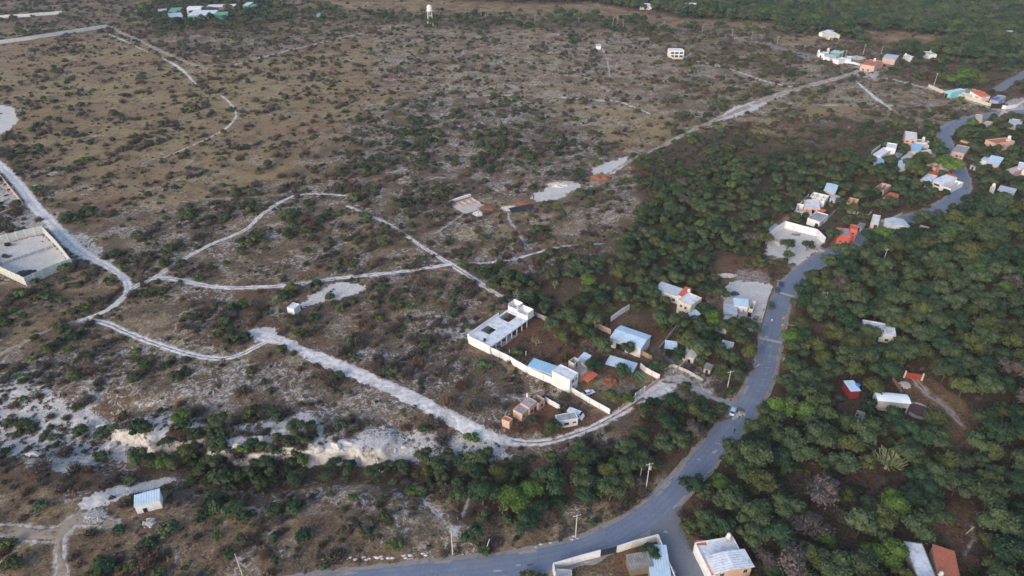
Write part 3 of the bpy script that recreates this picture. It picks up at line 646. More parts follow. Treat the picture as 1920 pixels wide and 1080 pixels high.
# speed bumps on the main road
for (px, py, L_) in [(1476, 553, 8.0), (1446, 641, 8.2)]:
    c = G(px, py); d, par = None, None
    ang = math.atan2(-(flat(1450, 600)[1]-flat(1476, 553)[1]), 0) if False else 0
    nx, ny = min(MAIN, key=lambda p: math.dist(p, (c.x, c.y))); i = MAIN.index((nx, ny)); t = np.array(MAIN[min(i+1, len(MAIN)-1)])-np.array(MAIN[i-1]); t = t/np.linalg.norm(t)
    sb = MB(); pr = [(-.9, 0), (-.5, .1), (0, .13), (.5, .1), (.9, 0)]
    vs = [(q[0], s*L_/2, q[1]) for s in (-1, 1) for q in pr]
    sb.add(vs, [(k, k+1, k+6, k+5) for k in range(4)]+[(4, 3, 2, 1, 0), (5, 6, 7, 8, 9), (0, 5, 9, 4)])
    o = sb.build('speed_bump', M['patch']); o.location = (nx, ny, float(terrain(nx, ny))+.12); o.rotation_euler = (0, 0, math.atan2(t[1], t[0])); tag(o, kind='structure')

rng = random.Random(4)
M['dust'] = mat_('road_dust', (.30, .285, .27), dirt=(.2, .185, .17), var=.2, scale=2)
M['newpatch'] = mat_('dark_tar_patch', (.085, .09, .105), var=.2, scale=2)
for k in range(52):
    i = rng.randrange(12, len(MAIN)-20); a, b = MAIN[i], MAIN[i+1]; t = rng.random(); L_ = math.dist(a, b)+1e-6; tx, ty = (b[0]-a[0])/L_, (b[1]-a[1])/L_
    edge = rng.random() < .85; off = rng.choice((-1, 1))*(rng.uniform(2.7, 3.7) if edge else rng.uniform(0, 2.4))
    x = a[0]+(b[0]-a[0])*t-ty*off; y = a[1]+(b[1]-a[1])*t+tx*off; px, py = proj(x, y, 0)
    decal('road_dust' if edge else 'tar_patch', float(px), float(py), rng.uniform(2, 6) if edge else rng.uniform(.8, 3), rng.uniform(.4, 1.0) if edge else rng.uniform(.3, 1.2), math.atan2(ty, tx), M['dust'] if edge else rng.choice((M['newpatch'], M['patch'], M['asphalt2'])), .128+.0006*k*.15)
# ------------------------------------------------------------------ buildings, walls, vehicles, poles
EXC = []; EXPOLY = []; LANDMARKS = [('the road junction', 1250, 965), ('the bare clearing of the lower right woods', 1600, 925), ('the fork of the dirt roads', 245, 540), ('the west end of the chalk road', 490, 630), ('the dark ravine', 480, 860), ('the white ravine cliff', 240, 820), ('the grassy knoll below the ravine', 620, 930), ('the crossing of the two tracks', 850, 500), ('the start of the lone left track', 20, 670), ('the red bank above the side road', 1300, 980), ('the middle of the chalk road', 720, 720)]
def lm(name, px, py): LANDMARKS.append((name, px, py))
def frame(A, B, C_, h):
    """rectangle whose roof corners A (near left), B (near right), C (far right) are seen at those pixels, h above ground"""
    z0 = G(*A).z; z = z0+h
    a, b, c = GZ(*A, z), GZ(*B, z), GZ(*C_, z)
    u = (b-a); wd = u.length; u.normalize(); v = Vector((-u.y, u.x, 0)); d = (c-b).dot(v)
    if d < 0: d = -d; a = a-v*d
    mid = (a+b)/2+v*d/2
    gz = min(float(terrain(mid.x+i*wd/2, mid.y+j*d/2)) for i in (-1, 0, 1) for j in (-1, 0, 1))
    return mid, wd, d, math.atan2(u.y, u.x), gz
def excl(mid, wd, d, ang, pad=.5):
    n = max(1, int(round(max(wd, d)/max(min(wd, d), 3))))
    ax = Vector((math.cos(ang), math.sin(ang), 0)) if wd >= d else Vector((-math.sin(ang), math.cos(ang), 0)); L = max(wd, d); r = min(wd, d)/2+pad
    for i in range(n):
        p = mid+ax*((i+.5)/n-.5)*L; EXC.append((p.x, p.y, r*1.15))
_wm = {}
def window_parts(root, wd, d, spec, frame_m='frame'):
    """spec = (face, u along the face 0..1, sill height, width, height, kind)"""
    face, u, z, w_, h_ = spec[:5]; kind = spec[5] if len(spec) > 5 else 'window'
    def P(t, out, zz):
        if face == 'F': return (-wd/2+u*wd+t, -d/2-out, zz)
        if face == 'B': return (wd/2-u*wd-t, d/2+out, zz)
        if face == 'R': return (wd/2+out, -d/2+u*d+t, zz)
        return (-wd/2-out, d/2-u*d-t, zz)
    def slab(m, t0, t1, z0, z1, o0, o1):
        vs = [P(t0, o0, z0), P(t1, o0, z0), P(t1, o0, z1), P(t0, o0, z1), P(t0, o1, z0), P(t1, o1, z0), P(t1, o1, z1), P(t0, o1, z1)]
        m.add(vs, [(0,1,2,3), (7,6,5,4), (0,4,5,1), (1,5,6,2), (2,6,7,3), (3,7,4,0)])
    f = .09; m = MB()
    slab(m, -w_/2-f, w_/2+f, z+h_, z+h_+f, -.05, .07); slab(m, -w_/2-f, -w_/2, z, z+h_, -.05, .06); slab(m, w_/2, w_/2+f, z, z+h_, -.05, .06)
    if kind == 'window': slab(m, -w_/2-f, w_/2+f, z-f, z, -.05, .11); slab(m, -.025, .025, z, z+h_, .02, .05)
    fr = m.build('window_frame' if kind == 'window' else 'door_frame' if kind == 'door' else 'opening_frame', M[frame_m])
    p = MB(); slab(p, -w_/2, w_/2, z, z+h_, -.04, .018)
    if kind == 'window': fr.name = 'window'; fr.parent = root; p.build('pane', M['glass'], fr)
    elif kind == 'door': fr.name = 'door'; fr.parent = root; p.build('door_leaf', M['door'], fr)
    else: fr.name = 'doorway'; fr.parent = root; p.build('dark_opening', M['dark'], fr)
def corr(mb, x0, x1, y0, y1, zf, pitch=.6, amp=.028, along='x', th=.05):
    """ribbed sheet roof: folds run down the slope, zf(x,y) gives the height"""
    a0, a1 = (x0, x1) if along == 'x' else (y0, y1); n = max(4, int((a1-a0)/pitch)*2); b0, b1 = (y0, y1) if along == 'x' else (x0, x1)
    k = 5; base = len(mb.v)
    for lay in (0, 1):
        for i in range(n+1):
            a = a0+(a1-a0)*i/n; dz = (amp if i % 2 else -amp)-lay*th
            for j in range(k+1):
                b = b0+(b1-b0)*j/k; x, y = (a, b) if along == 'x' else (b, a); mb.v.append((x, y, zf(x, y)+dz))
    st = (n+1)*(k+1)
    for i in range(n):
        for j in range(k):
            q = base+i*(k+1)+j; mb.f.append((q, q+k+1, q+k+2, q+1)); mb.mi.append(0); q += st; mb.f.append((q+1, q+k+2, q+k+1, q)); mb.mi.append(0)
    for i in range(n):
        for j in (0, k):
            q = base+i*(k+1)+j; mb.f.append((q, q+st, q+st+k+1, q+k+1)); mb.mi.append(0)
    for j in range(k):
        for i in (0, n):
            q = base+i*(k+1)+j; mb.f.append((q, q+1, q+1+st, q+st)); mb.mi.append(0)
def house(name, label, cat, A, B, C_, h, wall='white', roof='whiteroof', kind='flat', wins=(), parapet=.35, landmark=None, group=None, over=.25, rise=.8, posts=True, pad=.5, partitions=(), ex=True):
    mid, wd, d, ang, gz = frame(A, B, C_, h); H_ = h+(G(*A).z-gz)
    root = empty(name, (mid.x, mid.y, gz), ang, label, cat, group)
    if ex: excl(mid, wd, d, ang, pad)
    if landmark: lm(landmark, (A[0]+C_[0])/2, (A[1]+C_[1])/2)
    t = .2; X0, X1, Y0, Y1 = -wd/2, wd/2, -d/2, d/2
    if kind in ('flat',):
        m = MB(); m.box(X0, Y0, -.4, X1, Y1, H_-.15); m.build('wall', M[wall], root)
        r = MB(); r.box(X0+t, Y0+t, H_-.15, X1-t, Y1-t, H_-.02); r.build('roof', M[roof], root)
        p = MB(); ph = H_+parapet
        p.box(X0-.03, Y0-.03, H_-.16, X1+.03, Y0+t, ph); p.box(X0-.03, Y1-t, H_-.16, X1+.03, Y1+.03, ph); p.box(X0-.03, Y0+t, H_-.16, X0+t, Y1-t, ph); p.box(X1-t, Y0+t, H_-.16, X1+.03, Y1-t, ph)
        p.build('parapet', M[wall], root)
    elif kind == 'open':      # roofless shell
        m = MB(); m.box(X0, Y0, -.4, X1, Y0+t, H_); m.box(X0, Y1-t, -.4, X1, Y1, H_); m.box(X0, Y0+t, -.4, X0+t, Y1-t, H_); m.box(X1-t, Y0+t, -.4, X1, Y1-t, H_)
        m.build('wall', M[wall], root)
        f = MB(); f.box(X0+t, Y0+t, -.3, X1-t, Y1-t, .12); f.build('floor_slab', M[roof], root)
        for (ax, q) in partitions:
            pm = MB()
            if ax == 'x': pm.box(X0+q*wd-.08, Y0+t, .12, X0+q*wd+.08, Y1-t, H_*.93)
            else: pm.box(X0+t, Y0+q*d-.08, .12, X1-t, Y0+q*d+.08, H_*.93)
            pm.build('partition', M[wall], root)
    elif kind in ('shed', 'shedx', 'gable', 'gabley', 'arch', 'canopy'):
        if kind == 'gable': zf = lambda x, y: H_+rise*(1-abs(y)/(d/2))-.02; al = 'x'
        elif kind == 'gabley': zf = lambda x, y: H_+rise*(1-abs(x)/(wd/2))-.02; al = 'y'
        elif kind == 'arch': zf = lambda x, y: H_+rise*math.sqrt(max(0, 1-(y/(d/2+over+.3))**2)); al = 'x'
        elif kind == 'shedx': zf = lambda x, y: H_+rise*(x-X0)/wd; al = 'y'
        else: zf = lambda x, y: H_+rise*(y-Y0)/d; al = 'x'
        r = MB()
        if kind == 'arch':
            n = 12; k0 = len(r.v)
            for lay in (0, .06):
                for i in range(n+1):
                    y = Y0-over+(d+2*over)*i/n
                    for x in (X0-over, X1+over): r.v.append((x, y, zf(x, y)-lay))
            for i in range(n): q = 2*i; r.f.append((q, q+1, q+3, q+2)); r.f.append((q+2+26, q+3+26, q+1+26, q+26)); r.mi += [0, 0]
        elif kind == 'gable':
            corr(r, X0-over, X1+over, Y0-over, 0, zf, along='x'); corr(r, X0-over, X1+over, 0.0, Y1+over, zf, along='x')
        elif kind == 'gabley':
            corr(r, X0-over, 0, Y0-over, Y1+over, zf, along='y'); corr(r, 0, X1+over, Y0-over, Y1+over, zf, along='y')
        else: corr(r, X0-over, X1+over, Y0-over, Y1+over, zf, along=al)
        r.build('roof', M[roof], root)
        if kind == 'canopy':
            for (x, y) in ((X0+.15, Y0+.15), (X1-.15, Y0+.15), (X1-.15, Y1-.15), (X0+.15, Y1-.15)):
                q = MB(); q.box(x-.07, y-.07, -.4, x+.07, y+.07, zf(x, y)-.12); q.build('post', M[wall], root)
            b = MB(); b.box(X0, Y0+.1, zf(0, Y0)-.30, X1, Y0+.2, zf(0, Y0)-.12); b.build('beam', M['frame'], root); b = MB(); b.box(X0, Y1-.2, zf(0, Y1)-.30, X1, Y1-.1, zf(0, Y1)-.12); b.build('beam', M['frame'], root)
        else:
            m = MB(); n = 8
            if kind in ('gabley', 'shedx'): pf = [(X0+wd*i/n) for i in range(n+1)]; poly = [(x, zf(x, 0)-.1) for x in pf]; lo = [(X0, -.4), (X1, -.4)]
            else: pf = [(Y0+d*i/n) for i in range(n+1)]; poly = [(y, zf(0, y)-.1) for y in pf]; lo = [(Y0, -.4), (Y1, -.4)]
            ring = [lo[0], lo[1]]+poly[::-1]; N_ = len(ring)
            if kind in ('gabley', 'shedx'): vs = [(a, Y0, b) for a, b in ring]+[(a, Y1, b) for a, b in ring]
            else: vs = [(X0, a, b) for a, b in ring]+[(X1, a, b) for a, b in ring]
            m.add(vs, [tuple(range(N_-1, -1, -1)), tuple(range(N_, 2*N_))]+[(i, (i+1) % N_, N_+(i+1) % N_, N_+i) for i in range(N_)])
            m.build('wall', M[wall], root)
    for s in wins: window_parts(root, wd, d, s)
    return root, mid, wd, d, ang, gz, H_
def tank(px, py, zabs_base, col, label, r=.55, h=1.1, on_stand=0):
    """rooftop water tank; zabs_base = world height of the surface it stands on"""
    p = GZ(px, py, zabs_base); root = empty('water_tank', (p.x, p.y, zabs_base), 0, label, 'water tank', 'rooftop water tanks')
    if on_stand:
        s = MB(); s.box(-r, -r, -on_stand, r, r, -.02); s.build('stand', M['pale'], root)
    b = MB(); b.tube([(0, 0, -.02), (0, 0, h*.28), (0, 0, h*.32), (0, 0, h*.36), (0, 0, h*.62), (0, 0, h*.66), (0, 0, h*.7), (0, 0, h*.9), (0, 0, h)], [r, r, r*1.05, r, r, r*1.05, r, r*.92, r*.45], 14)
    b.build('tank_body', M[col], root, True); l = MB(); l.tube([(0, 0, h-.01), (0, 0, h+.07), (0, 0, h+.1)], [r*.42, r*.42, r*.3], 12); l.build('lid', M[col], root); return root
def wall_run(name, label, pts, h, mat, post=None, pl=3.0, posth=.12, cat='wall', th=.16, heights=None, landmark=None, group=None, postw=.26):
    """free-standing wall following ground pixels, made of equal bays between posts"""
    P = [G(*p) for p in pts]; o = P[0]; root = empty(name, o, 0, label, cat, group); cache = {}
    if landmark: lm(landmark, sum(p[0] for p in pts)/len(pts), sum(p[1] for p in pts)/len(pts))
    for si, (a, b) in enumerate(zip(P[:-1], P[1:])):
        L = (b-a).length; n = max(1, round(L/pl)); ang = math.atan2(b.y-a.y, b.x-a.x); hh = heights[si] if heights else h
        key = (round(L/n, 3), hh)
        if key not in cache:
            m = MB(); m.box(0, -th/2, -1.0, L/n, th/2, hh); m.box(0, -th/2-.03, hh, L/n, th/2+.03, hh+.06); cache[key] = m.mesh('wall_bay', [M[mat]])
        pk = ('p', hh)
        if post and pk not in cache:
            m = MB(); m.box(-postw/2, -postw/2, -1.0, postw/2, postw/2, hh+posth); cache[pk] = m.mesh('wall_post', [M[post]])
        for i in range(n):
            q = a+(b-a)*(i/n); q2 = a+(b-a)*((i+.5)/n); z = float(terrain(q2.x, q2.y))
            w_ = link('wall_panel', cache[key], None, root, (q.x-o.x, q.y-o.y, z-o.z)); w_.rotation_euler = (0, 0, ang)
            EXC.append((q2.x, q2.y, .9))
            if post: pp = link('wall_post', cache[pk], None, root, (q.x-o.x, q.y-o.y, z-o.z)); pp.rotation_euler = (0, 0, ang)
    if post:
        pp = link('wall_post', cache[('p', heights[-1] if heights else h)], None, root, P[-1]-o); pp.rotation_euler = (0, 0, ang)
    return root
WIN = lambda f, u, z=1.0, w_=1.1, h_=1.0: (f, u, z, w_, h_, 'window')
DOOR = lambda f, u, w_=1.0, h_=2.1: (f, u, 0.05, w_, h_, 'door')
OPN = lambda f, u, z=0.05, w_=1.4, h_=2.1: (f, u, z, w_, h_, 'open')

# ===== prefab panel yard on the left
wall_run('panel_wall', 'grey-green prefab concrete panel wall with pale posts enclosing the rubble yard at the left edge', [(-70,475),(0,457),(83,438),(112,468),(137,500),(98,514),(51,536),(0,512),(-60,482)], 4.0, 'panel', 'panelpost', 3.4, cat='wall', postw=.42, landmark='the prefab panel walled yard')
wall_run('low_panel_wall', 'low inner prefab panel wall crossing the rubble yard', [(-40,500),(8,496),(100,464)], 1.2, 'panel', 'panelpost', 3.4, postw=.42)
c0 = G(70, 508); 
wall_run('retaining_wall', 'low orange-plastered retaining wall round the flat plot at the left edge', [(-60,322),(0,330),(45,385),(0,404),(-60,426)], 1.3, 'peach', None, 6, th=.5, landmark='the orange retaining wall')
wall_run('long_white_wall', 'long white hillside wall, lower of the two at top left', [(-80,94),(0,82),(60,74),(130,63),(201,52)], 3.4, 'white', 'white', 6, landmark='the lower long white wall')
wall_run('long_white_wall', 'long white hillside wall, upper of the two at top left', [(-80,44),(0,35),(60,31),(117,26)], 3.4, 'white', 'white', 6, landmark='the upper long white wall')
# ===== green hacienda
HG = 'green and white ranch sheds on the hill'
house('ranch_shed', 'turquoise-green shed with white lean-to roof at front left of the hill ranch', 'shed', (317,33),(343,31),(347,24), 5.0, 'green', 'metal', 'shed', [OPN('R', .4, .3, 4, 2.5)], group=HG, over=.1)
house('ranch_hall', 'long white-roofed open hall in the middle of the hill ranch', 'hall', (351,29),(399,28),(400,20), 4.6, 'green', 'whiteroof', 'shed', [OPN('F', .12, .2, 4, 3), OPN('F', .3, .2, 4, 3), OPN('F', .5, .2, 4, 3), OPN('F', .7, .2, 4, 3), OPN('F', .88, .2, 4, 3)], landmark='the green hill ranch', group=HG, over=.1)
house('ranch_shed', 'green ribbed shed right of the long hall on the hill ranch', 'shed', (402,28),(426,27),(426,23), 5.0, 'green', 'green', 'shed', [], group=HG, over=.1)
house('ranch_hall', 'white-roofed hall at the back of the hill ranch', 'hall', (387,13.5),(440,12),(440,8.5), 4.5, 'brick', 'whiteroof', 'shed', [OPN('F', .3, .2, 8, 3)], group=HG, over=.1)
house('ranch_shed', 'low green shed with pale roof at the left of the hill ranch', 'shed', (296,22),(312,21),(318,17), 3.5, 'green', 'metal', 'shed', [], group=HG, over=.1)
house('ranch_shed', 'green flat-walled shed between the left shed and the vaulted hall', 'shed', (316,22),(338,21),(340,15), 4.2, 'green', 'green', 'shed', [], group=HG, over=.1)
house('vaulted_hall', 'white vaulted hall with rounded roof behind the long hall', 'hall', (350,19.5),(377,19),(377,14), 4.5, 'white', 'whiteroof', 'arch', [], group=HG, over=.1, rise=3)
house('ranch_house', 'small white-roofed turquoise house standing apart right of the hill ranch', 'house', (455,10),(466,10),(467,5), 4.5, 'green', 'whiteroof', 'shed', [], group=HG, over=.1, landmark='the small turquoise house')
house('ranch_shed', 'tiny green annex beside the small turquoise house', 'shed', (468,12),(478,12),(478,9.5), 3.5, 'green', 'green', 'shed', [], group=HG, over=.1)
house('block_hut', 'tiny grey hut on the far slope right of the hill ranch', 'hut', (593,27),(600,27),(600,25), 3, 'green', 'grey', 'flat', [], landmark='the tiny grey hut')
# ===== water tower
def water_tower(px, py):
    g = G(px, py); root = empty('water_tower', g, .2, 'tall white steel water tower with cylindrical tank on four legs on the far hill', 'water tower'); lm('the water tower', px, py-10)
    Ht = 15; tr = 3.0
    for i in range(4):
        a = PI/4+i*PI/2; l = MB(); l.tube([(4.2*math.cos(a), 4.2*math.sin(a), -.5), (2.6*math.cos(a), 2.6*math.sin(a), Ht)], [.28, .24], 8); l.build('leg', M['tankwhite'], root)
    for k in (.33, .66):
        rr = 4.2+(2.6-4.2)*k
        for i in range(4):
            a, b = PI/4+i*PI/2, PI/4+(i+1)*PI/2; m = MB(); m.tube([(rr*math.cos(a), rr*math.sin(a), Ht*k), (rr*math.cos(b), rr*math.sin(b), Ht*k)], .16, 6); m.build('cross_brace', M['tankwhite'], root)
    p = MB(); p.tube([(0, 0, Ht-.3), (0, 0, Ht)], [tr+.7, tr+.7], 16); p.build('platform', M['tankwhite'], root)
    t = MB(); t.tube([(0, 0, Ht+.0), (0, 0, Ht+4.2), (0, 0, Ht+5.6), (0, 0, Ht+6.3)], [tr, tr, tr*.75, .3], 18); t.build('tank_body', M['tankwhite'], root, True)
    q = MB(); q.tube([(0, 0, 0), (0, 0, Ht)], .25, 6); q.build('pipe', M['tankwhite'], root)
water_tower(807, 47)
# ===== huts on the hillside
r = house('square_hut', 'small white cube hut standing alone beside the chalk patch on the hillside', 'hut', (538,577),(551,580),(564,571), 3.0, 'white', 'whiteroof', 'flat', [], parapet=.2, landmark='the small white cube hut')
r = house('block_hut', 'white hut with pale blue sloping roof and dark doorway near the lower left', 'hut', (252,950),(299,937),(291,921), 3.0, 'white', 'bluew', 'shed', [OPN('F', .34, .0, 1.0, 2.0)], rise=.5, over=.15, landmark='the lone white hut')
house('block_hut', 'tiny pale hut on the footpath high on the right hillside', 'hut', (1119,87),(1127,87),(1127,84), 2.8, 'white', 'grey', 'flat', [], landmark='the tiny footpath hut')
house('hill_house', 'two-storey white house with dark window openings alone on the upper right hill', 'house', (1256,96),(1283,96),(1285,91.5), 6.0, 'white', 'whiteroof', 'flat', [OPN('F', .2, .4, 3, 1.8), OPN('F', .5, .4, 3, 1.8), OPN('F', .82, .4, 3, 1.8), OPN('F', .2, 3.4, 3, 1.6), OPN('F', .5, 3.4, 3, 1.6), OPN('F', .82, 3.4, 3, 1.6)], landmark='the white hill house')
wall_run('terrace_wall', 'pale curved terrace wall in front of the white hill house', [(1252,104),(1262,111),(1280,111),(1296,103)], 1.6, 'cream', None, 5)
# ===== top right
house('country_house', 'long white flat-roofed house with beige front among far trees at top right', 'house', (1553,66),(1575,66),(1576,60.5), 4.5, 'cream', 'whiteroof', 'flat', [OPN('F', .3, .3, 1.5, 2), OPN('F', .7, .3, 1.5, 2)], landmark='the long white country house')
house('country_annex', 'white sloped annex left of the long white country house', 'house', (1536,61),(1548,63),(1551,57), 4, 'white', 'whiteroof', 'shed', [])
house('village_house', 'grey-roofed white house at the left end of the upper village row', 'house', (1535,100),(1546,102),(1553,99), 3.6, 'white', 'bluew', 'flat', [OPN('F', .4, .2, 1.5, 2)], group='houses of the upper village row', landmark='the left end of the upper village row')
house('village_house', 'low white house with sheet roof, second from the left in the upper village row', 'house', (1544,105),(1556,108),(1560,104), 3.2, 'white', 'metal', 'shed', [], group='houses of the upper village row')
house('village_shed', 'long green-grey sheet-roofed shed behind the upper village row', 'shed', (1557,98),(1575,101),(1578,97.5), 3.5, 'green', 'metal', 'shed', [], group='houses of the upper village row')
house('village_house', 'roofless white block house in the middle of the upper village row', 'house', (1561,110),(1573,113),(1577,107), 3.2, 'white', 'whiteroof', 'open', [], partitions=[('x', .5)], group='houses of the upper village row')
house('village_house', 'small bluish house beside the rock heap in the upper village row', 'house', (1586,111),(1596,112),(1598,107), 3.2, 'bluew', 'whiteroof', 'flat', [], group='houses of the upper village row')
house('village_house', 'pink two-storey house with red roof edge at the right of the upper village row', 'house', (1614,121),(1640,125),(1646,114), 5.0, 'pink', 'tile', 'flat', [WIN('F', .25, 1, 1.5, 1.4), WIN('F', .6, 1, 1.5, 1.4), OPN('R', .5)], landmark='the red-edged pink house', group='houses of the upper village row')
house('village_house', 'low brick annex right of the red-edged pink house', 'house', (1646,121),(1656,121),(1658,116), 3, 'brick', 'tile', 'flat', [], group='houses of the upper village row')
house('ribbed_hall', 'white ribbed-roof hall with pink gable end at top right', 'hall', (1655,109),(1679,112),(1681,103), 4.2, 'pink', 'metal', 'gable', [], landmark='the ribbed white hall')
house('village_house', 'small white house with boundary wall right of the ribbed hall', 'house', (1707,109),(1716,109),(1717,103), 3.5, 'white', 'whiteroof', 'flat', [])
house('village_house', 'white house with tank farthest right in the upper village', 'house', (1742,103),(1757,103),(1759,97), 3.8, 'white', 'metal', 'flat', [], landmark='the farthest right upper village house')
wall_run('garden_wall', 'white garden wall curving right of the ribbed hall', [(1683,117),(1694,112),(1712,110)], 2.2, 'white', None, 5)
wall_run('garden_wall', 'white wall in front of the upper village row', [(1545,108),(1570,117),(1600,120),(1612,124)], 1.8, 'white', None, 5)
for px, py, zz, lb in [(1535.5,97,4.4,'white water tank on the grey-roofed house at the left end of the upper village row'),(1640,113,6,'white water tank on the red-edged pink house'),(1698,104,4.4,'white water tank beside the small white house right of the ribbed hall'),(1745,97,4.6,'white water tank on the farthest right upper village house'),(1553,94,4.2,'white water tank on a stand behind the upper village row')]:
    tank(px, py, zz, 'tankwhite', lb, 1.0, 1.8, 4)
def rock_heap(name, label, px, py, R_h, hgt, mat, n=60, seed=1, cat='heap', group=None, el=1.0):
    g = G(px, py); rng = random.Random(seed); root = MB()
    root.blob((0, 0, -.2), 1, rng, 14, 7, (R_h, R_h*el, hgt), .22)
    for _ in range(n):
        a = rng.uniform(0, 6.28); q = R_h*math.sqrt(rng.uniform(0, 1.2)); s = rng.uniform(.12, .45)
        z = hgt*max(0, 1-(q/R_h)**2)*.8
        root.blob((q*math.cos(a), q*el*math.sin(a), z), s, rng, 6, 4, (1, 1, .7), .3)
    o = root.build(name, M[mat] if isinstance(mat, str) else mat); o.location = g; EXC.append((g.x, g.y, R_h)); return tag(o, label, cat, group)
rock_heap('rock_heap', 'rounded grey rock heap beside the upper village houses', 1604, 110, 9, 2.5, 'rubble', 30, 3, el=.6)
house('far_house', 'white house in the far woods at the top edge, left one', 'house', (1200,11),(1222,12),(1223,7), 4.5, 'white', 'whiteroof', 'flat', [OPN('F', .5)])
house('far_house', 'white house in the far woods at the top edge, right one', 'house', (1274,10),(1300,12),(1301,6), 4.5, 'white', 'whiteroof', 'flat', [OPN('F', .4)])
house('far_shed', 'long pale grey sheet-roofed shed in the far woods at the top right edge', 'shed', (1873,58),(1906,68),(1912,63), 4.0, 'pale', 'metal', 'shed', [])
# ===== colourful compound far right
house('chapel_house', 'turquoise and grey house with arched dark gateway at the left of the colourful roadside compound', 'house', (1773,171),(1784,174),(1788,163), 4.5, 'teal', 'whiteroof', 'flat', [OPN('F', .3, .1, 2.2, 3)], landmark='the turquoise house')
house('long_flat_house', 'long grey flat roof in the middle of the colourful roadside compound', 'house', (1793,170),(1822,178),(1826,168), 3.4, 'pale', 'greyroof', 'flat', [OPN('F', .5)])
house('red_roofed_house', 'house with steep red sheet roof in the colourful roadside compound', 'house', (1840,182),(1857,180),(1862,170), 3.8, 'white', 'redroof', 'shed', [], rise=1.8, landmark='the red sheet-roofed house')
house('orange_canopy', 'orange sheet canopy in front of the red sheet-roofed house', 'canopy', (1829,182),(1848,184),(1850,178), 3.0, 'white', 'orange', 'canopy', [])
house('grey_house', 'grey flat-roofed house right of the orange canopy', 'house', (1856,188),(1872,191),(1880,180), 3.6, 'grey', 'greyroof', 'flat', [OPN('F', .5)])
o = house('blue_tarp_shelter', 'bright blue tarpaulin shelter leaning on the grey house', 'shelter', (1873,191),(1882,188),(1884,180), 3.2, 'white', 'brightblue', 'canopy', [], rise=1.2)
wall_run('boundary_wall', 'long cream boundary wall in front of the colourful roadside compound', [(1740,163),(1772,177),(1800,183),(1838,194),(1858,200)], 2.2, 'cream', None, 5)
wall_run('boundary_wall', 'white boundary wall with black gate right of the cream wall', [(1862,202),(1885,205),(1905,202),(1925,188)], 2.6, 'white', None, 5, landmark='the white wall with black gate')
gg = G(1866, 203); o = MB(); o.box(-4, -.15, 0, 4, -.35+.0, 3.6); o = o.build('metal_gate', M['black']); o.location = gg+Vector((0, -.6, 0)); o.rotation_euler = (0, 0, -.18); tag(o, 'black sheet gate in the white wall of the roadside compound', 'gate')
# ===== village along the far road bend
V = 'houses of the village at the road bend'
def vh(label, A, B, C_, h=3.2, wall='white', roof='whiteroof', kind='flat', wins=(), **k):
    return house('village_house', label, 'house', A, B, C_, h, wall, roof, kind, wins, group=V, **dict(dict(pad=-.2), **k))
vh('two-storey pink house behind the bend village', (1697,259),(1720,262),(1725,250), 5.5, 'pink', 'whiteroof', 'flat', [WIN('F', .25, 3.4), WIN('F', .7, 3.4), WIN('F', .3, .9), WIN('F', .7, .9)], landmark='the two-storey pink house')
vh('white cube house at the left of the bend village', (1661,277),(1680,280),(1683,271), 4.5, 'white', 'whiteroof', 'flat', [OPN('F', .3, 1, 1, 1)], landmark='the white cube house')
vh('long low white house with faded red front left of the white cube house', (1636,290),(1652,294),(1668,280), 3.0, 'white', 'whiteroof', 'flat', [WIN('F', .4), DOOR('F', .75)])
vh('pale blue sheet-roofed house in the middle of the bend village', (1703,280),(1722,284),(1722,272), 3.2, 'pale', 'blue', 'shed', [])
vh('grey-roofed house with water tank behind the middle of the bend village', (1718,268),(1744,268),(1744,262), 3.4, 'white', 'greyroof', 'flat', [WIN('F', .5)])
vh('blue sheet lean-to at the lower left of the bend village', (1638,305),(1656,308),(1660,301), 2.6, 'grey', 'blue', 'shed', [])
vh('pale blue sheet roof with yellow end in front of the bend village trees', (1684,313),(1704,316),(1707,306), 2.8, 'cream', 'bluew', 'shed', [])
vh('white-roofed house beside the tall trees of the bend village', (1722,284),(1738,290),(1740,280), 3.0, 'pale', 'whiteroof', 'flat', [OPN('F', .5)])
vh('pink unfinished house with open roof terrace right of the bend village trees', (1738,309),(1756,315),(1760,298), 4.0, 'pink', 'pale', 'open', [OPN('F', .3, 1, 1.1, 1.2), OPN('F', .7, 1, 1.1, 1.2), OPN('R', .5, 1)], partitions=[('x', .5), ('y', .5)])
vh('white house with dark red front beside the far road', (1757,317),(1778,322),(1781,313), 3.6, 'coral', 'whiteroof', 'flat', [WIN('F', .3), DOOR('F', .7)], landmark='the red-fronted white house')
vh('open-fronted white-roofed shed near the far road', (1748,338),(1768,345),(1776,330), 3.0, 'white', 'whiteroof', 'shed', [OPN('F', .5, .1, 3, 2)])
vh('grey flat-roofed house left of the open-fronted shed', (1725,338),(1745,343),(1752,329), 2.9, 'pale', 'whiteroof', 'flat', [OPN('F', .4)])
vh('roofless white house closest to the far road bend', (1764,348),(1783,354),(1787,336), 2.8, 'white', 'pale', 'open', [OPN('F', .5, .9, 1, 1)], partitions=[('x', .5)])
house('red_awning', 'red sheet awning sticking out toward the far road', 'awning', (1770,328),(1787,333),(1790,329), 2.8, 'white', 'redroof', 'canopy', [], rise=.4, ex=False)
vh('long pink-walled house with grey slab right of the far road', (1784,284),(1808,289),(1816,276), 3.4, 'pink', 'greyroof', 'flat', [OPN('F', .5, .9, 1.5, 1), WIN('F', .8)], landmark='the long grey slab house')
vh('beige house with exposed frames by the far end of the bend', (1828,225),(1842,227),(1848,217), 4.2, 'ochre', 'pale', 'flat', [OPN('F', .3), OPN('F', .7)], landmark='the beige house at the far bend')
vh('low pale house in front of the beige house at the far bend', (1836,235),(1850,238),(1858,229), 2.8, 'pink', 'pale', 'flat', [OPN('F', .5)])
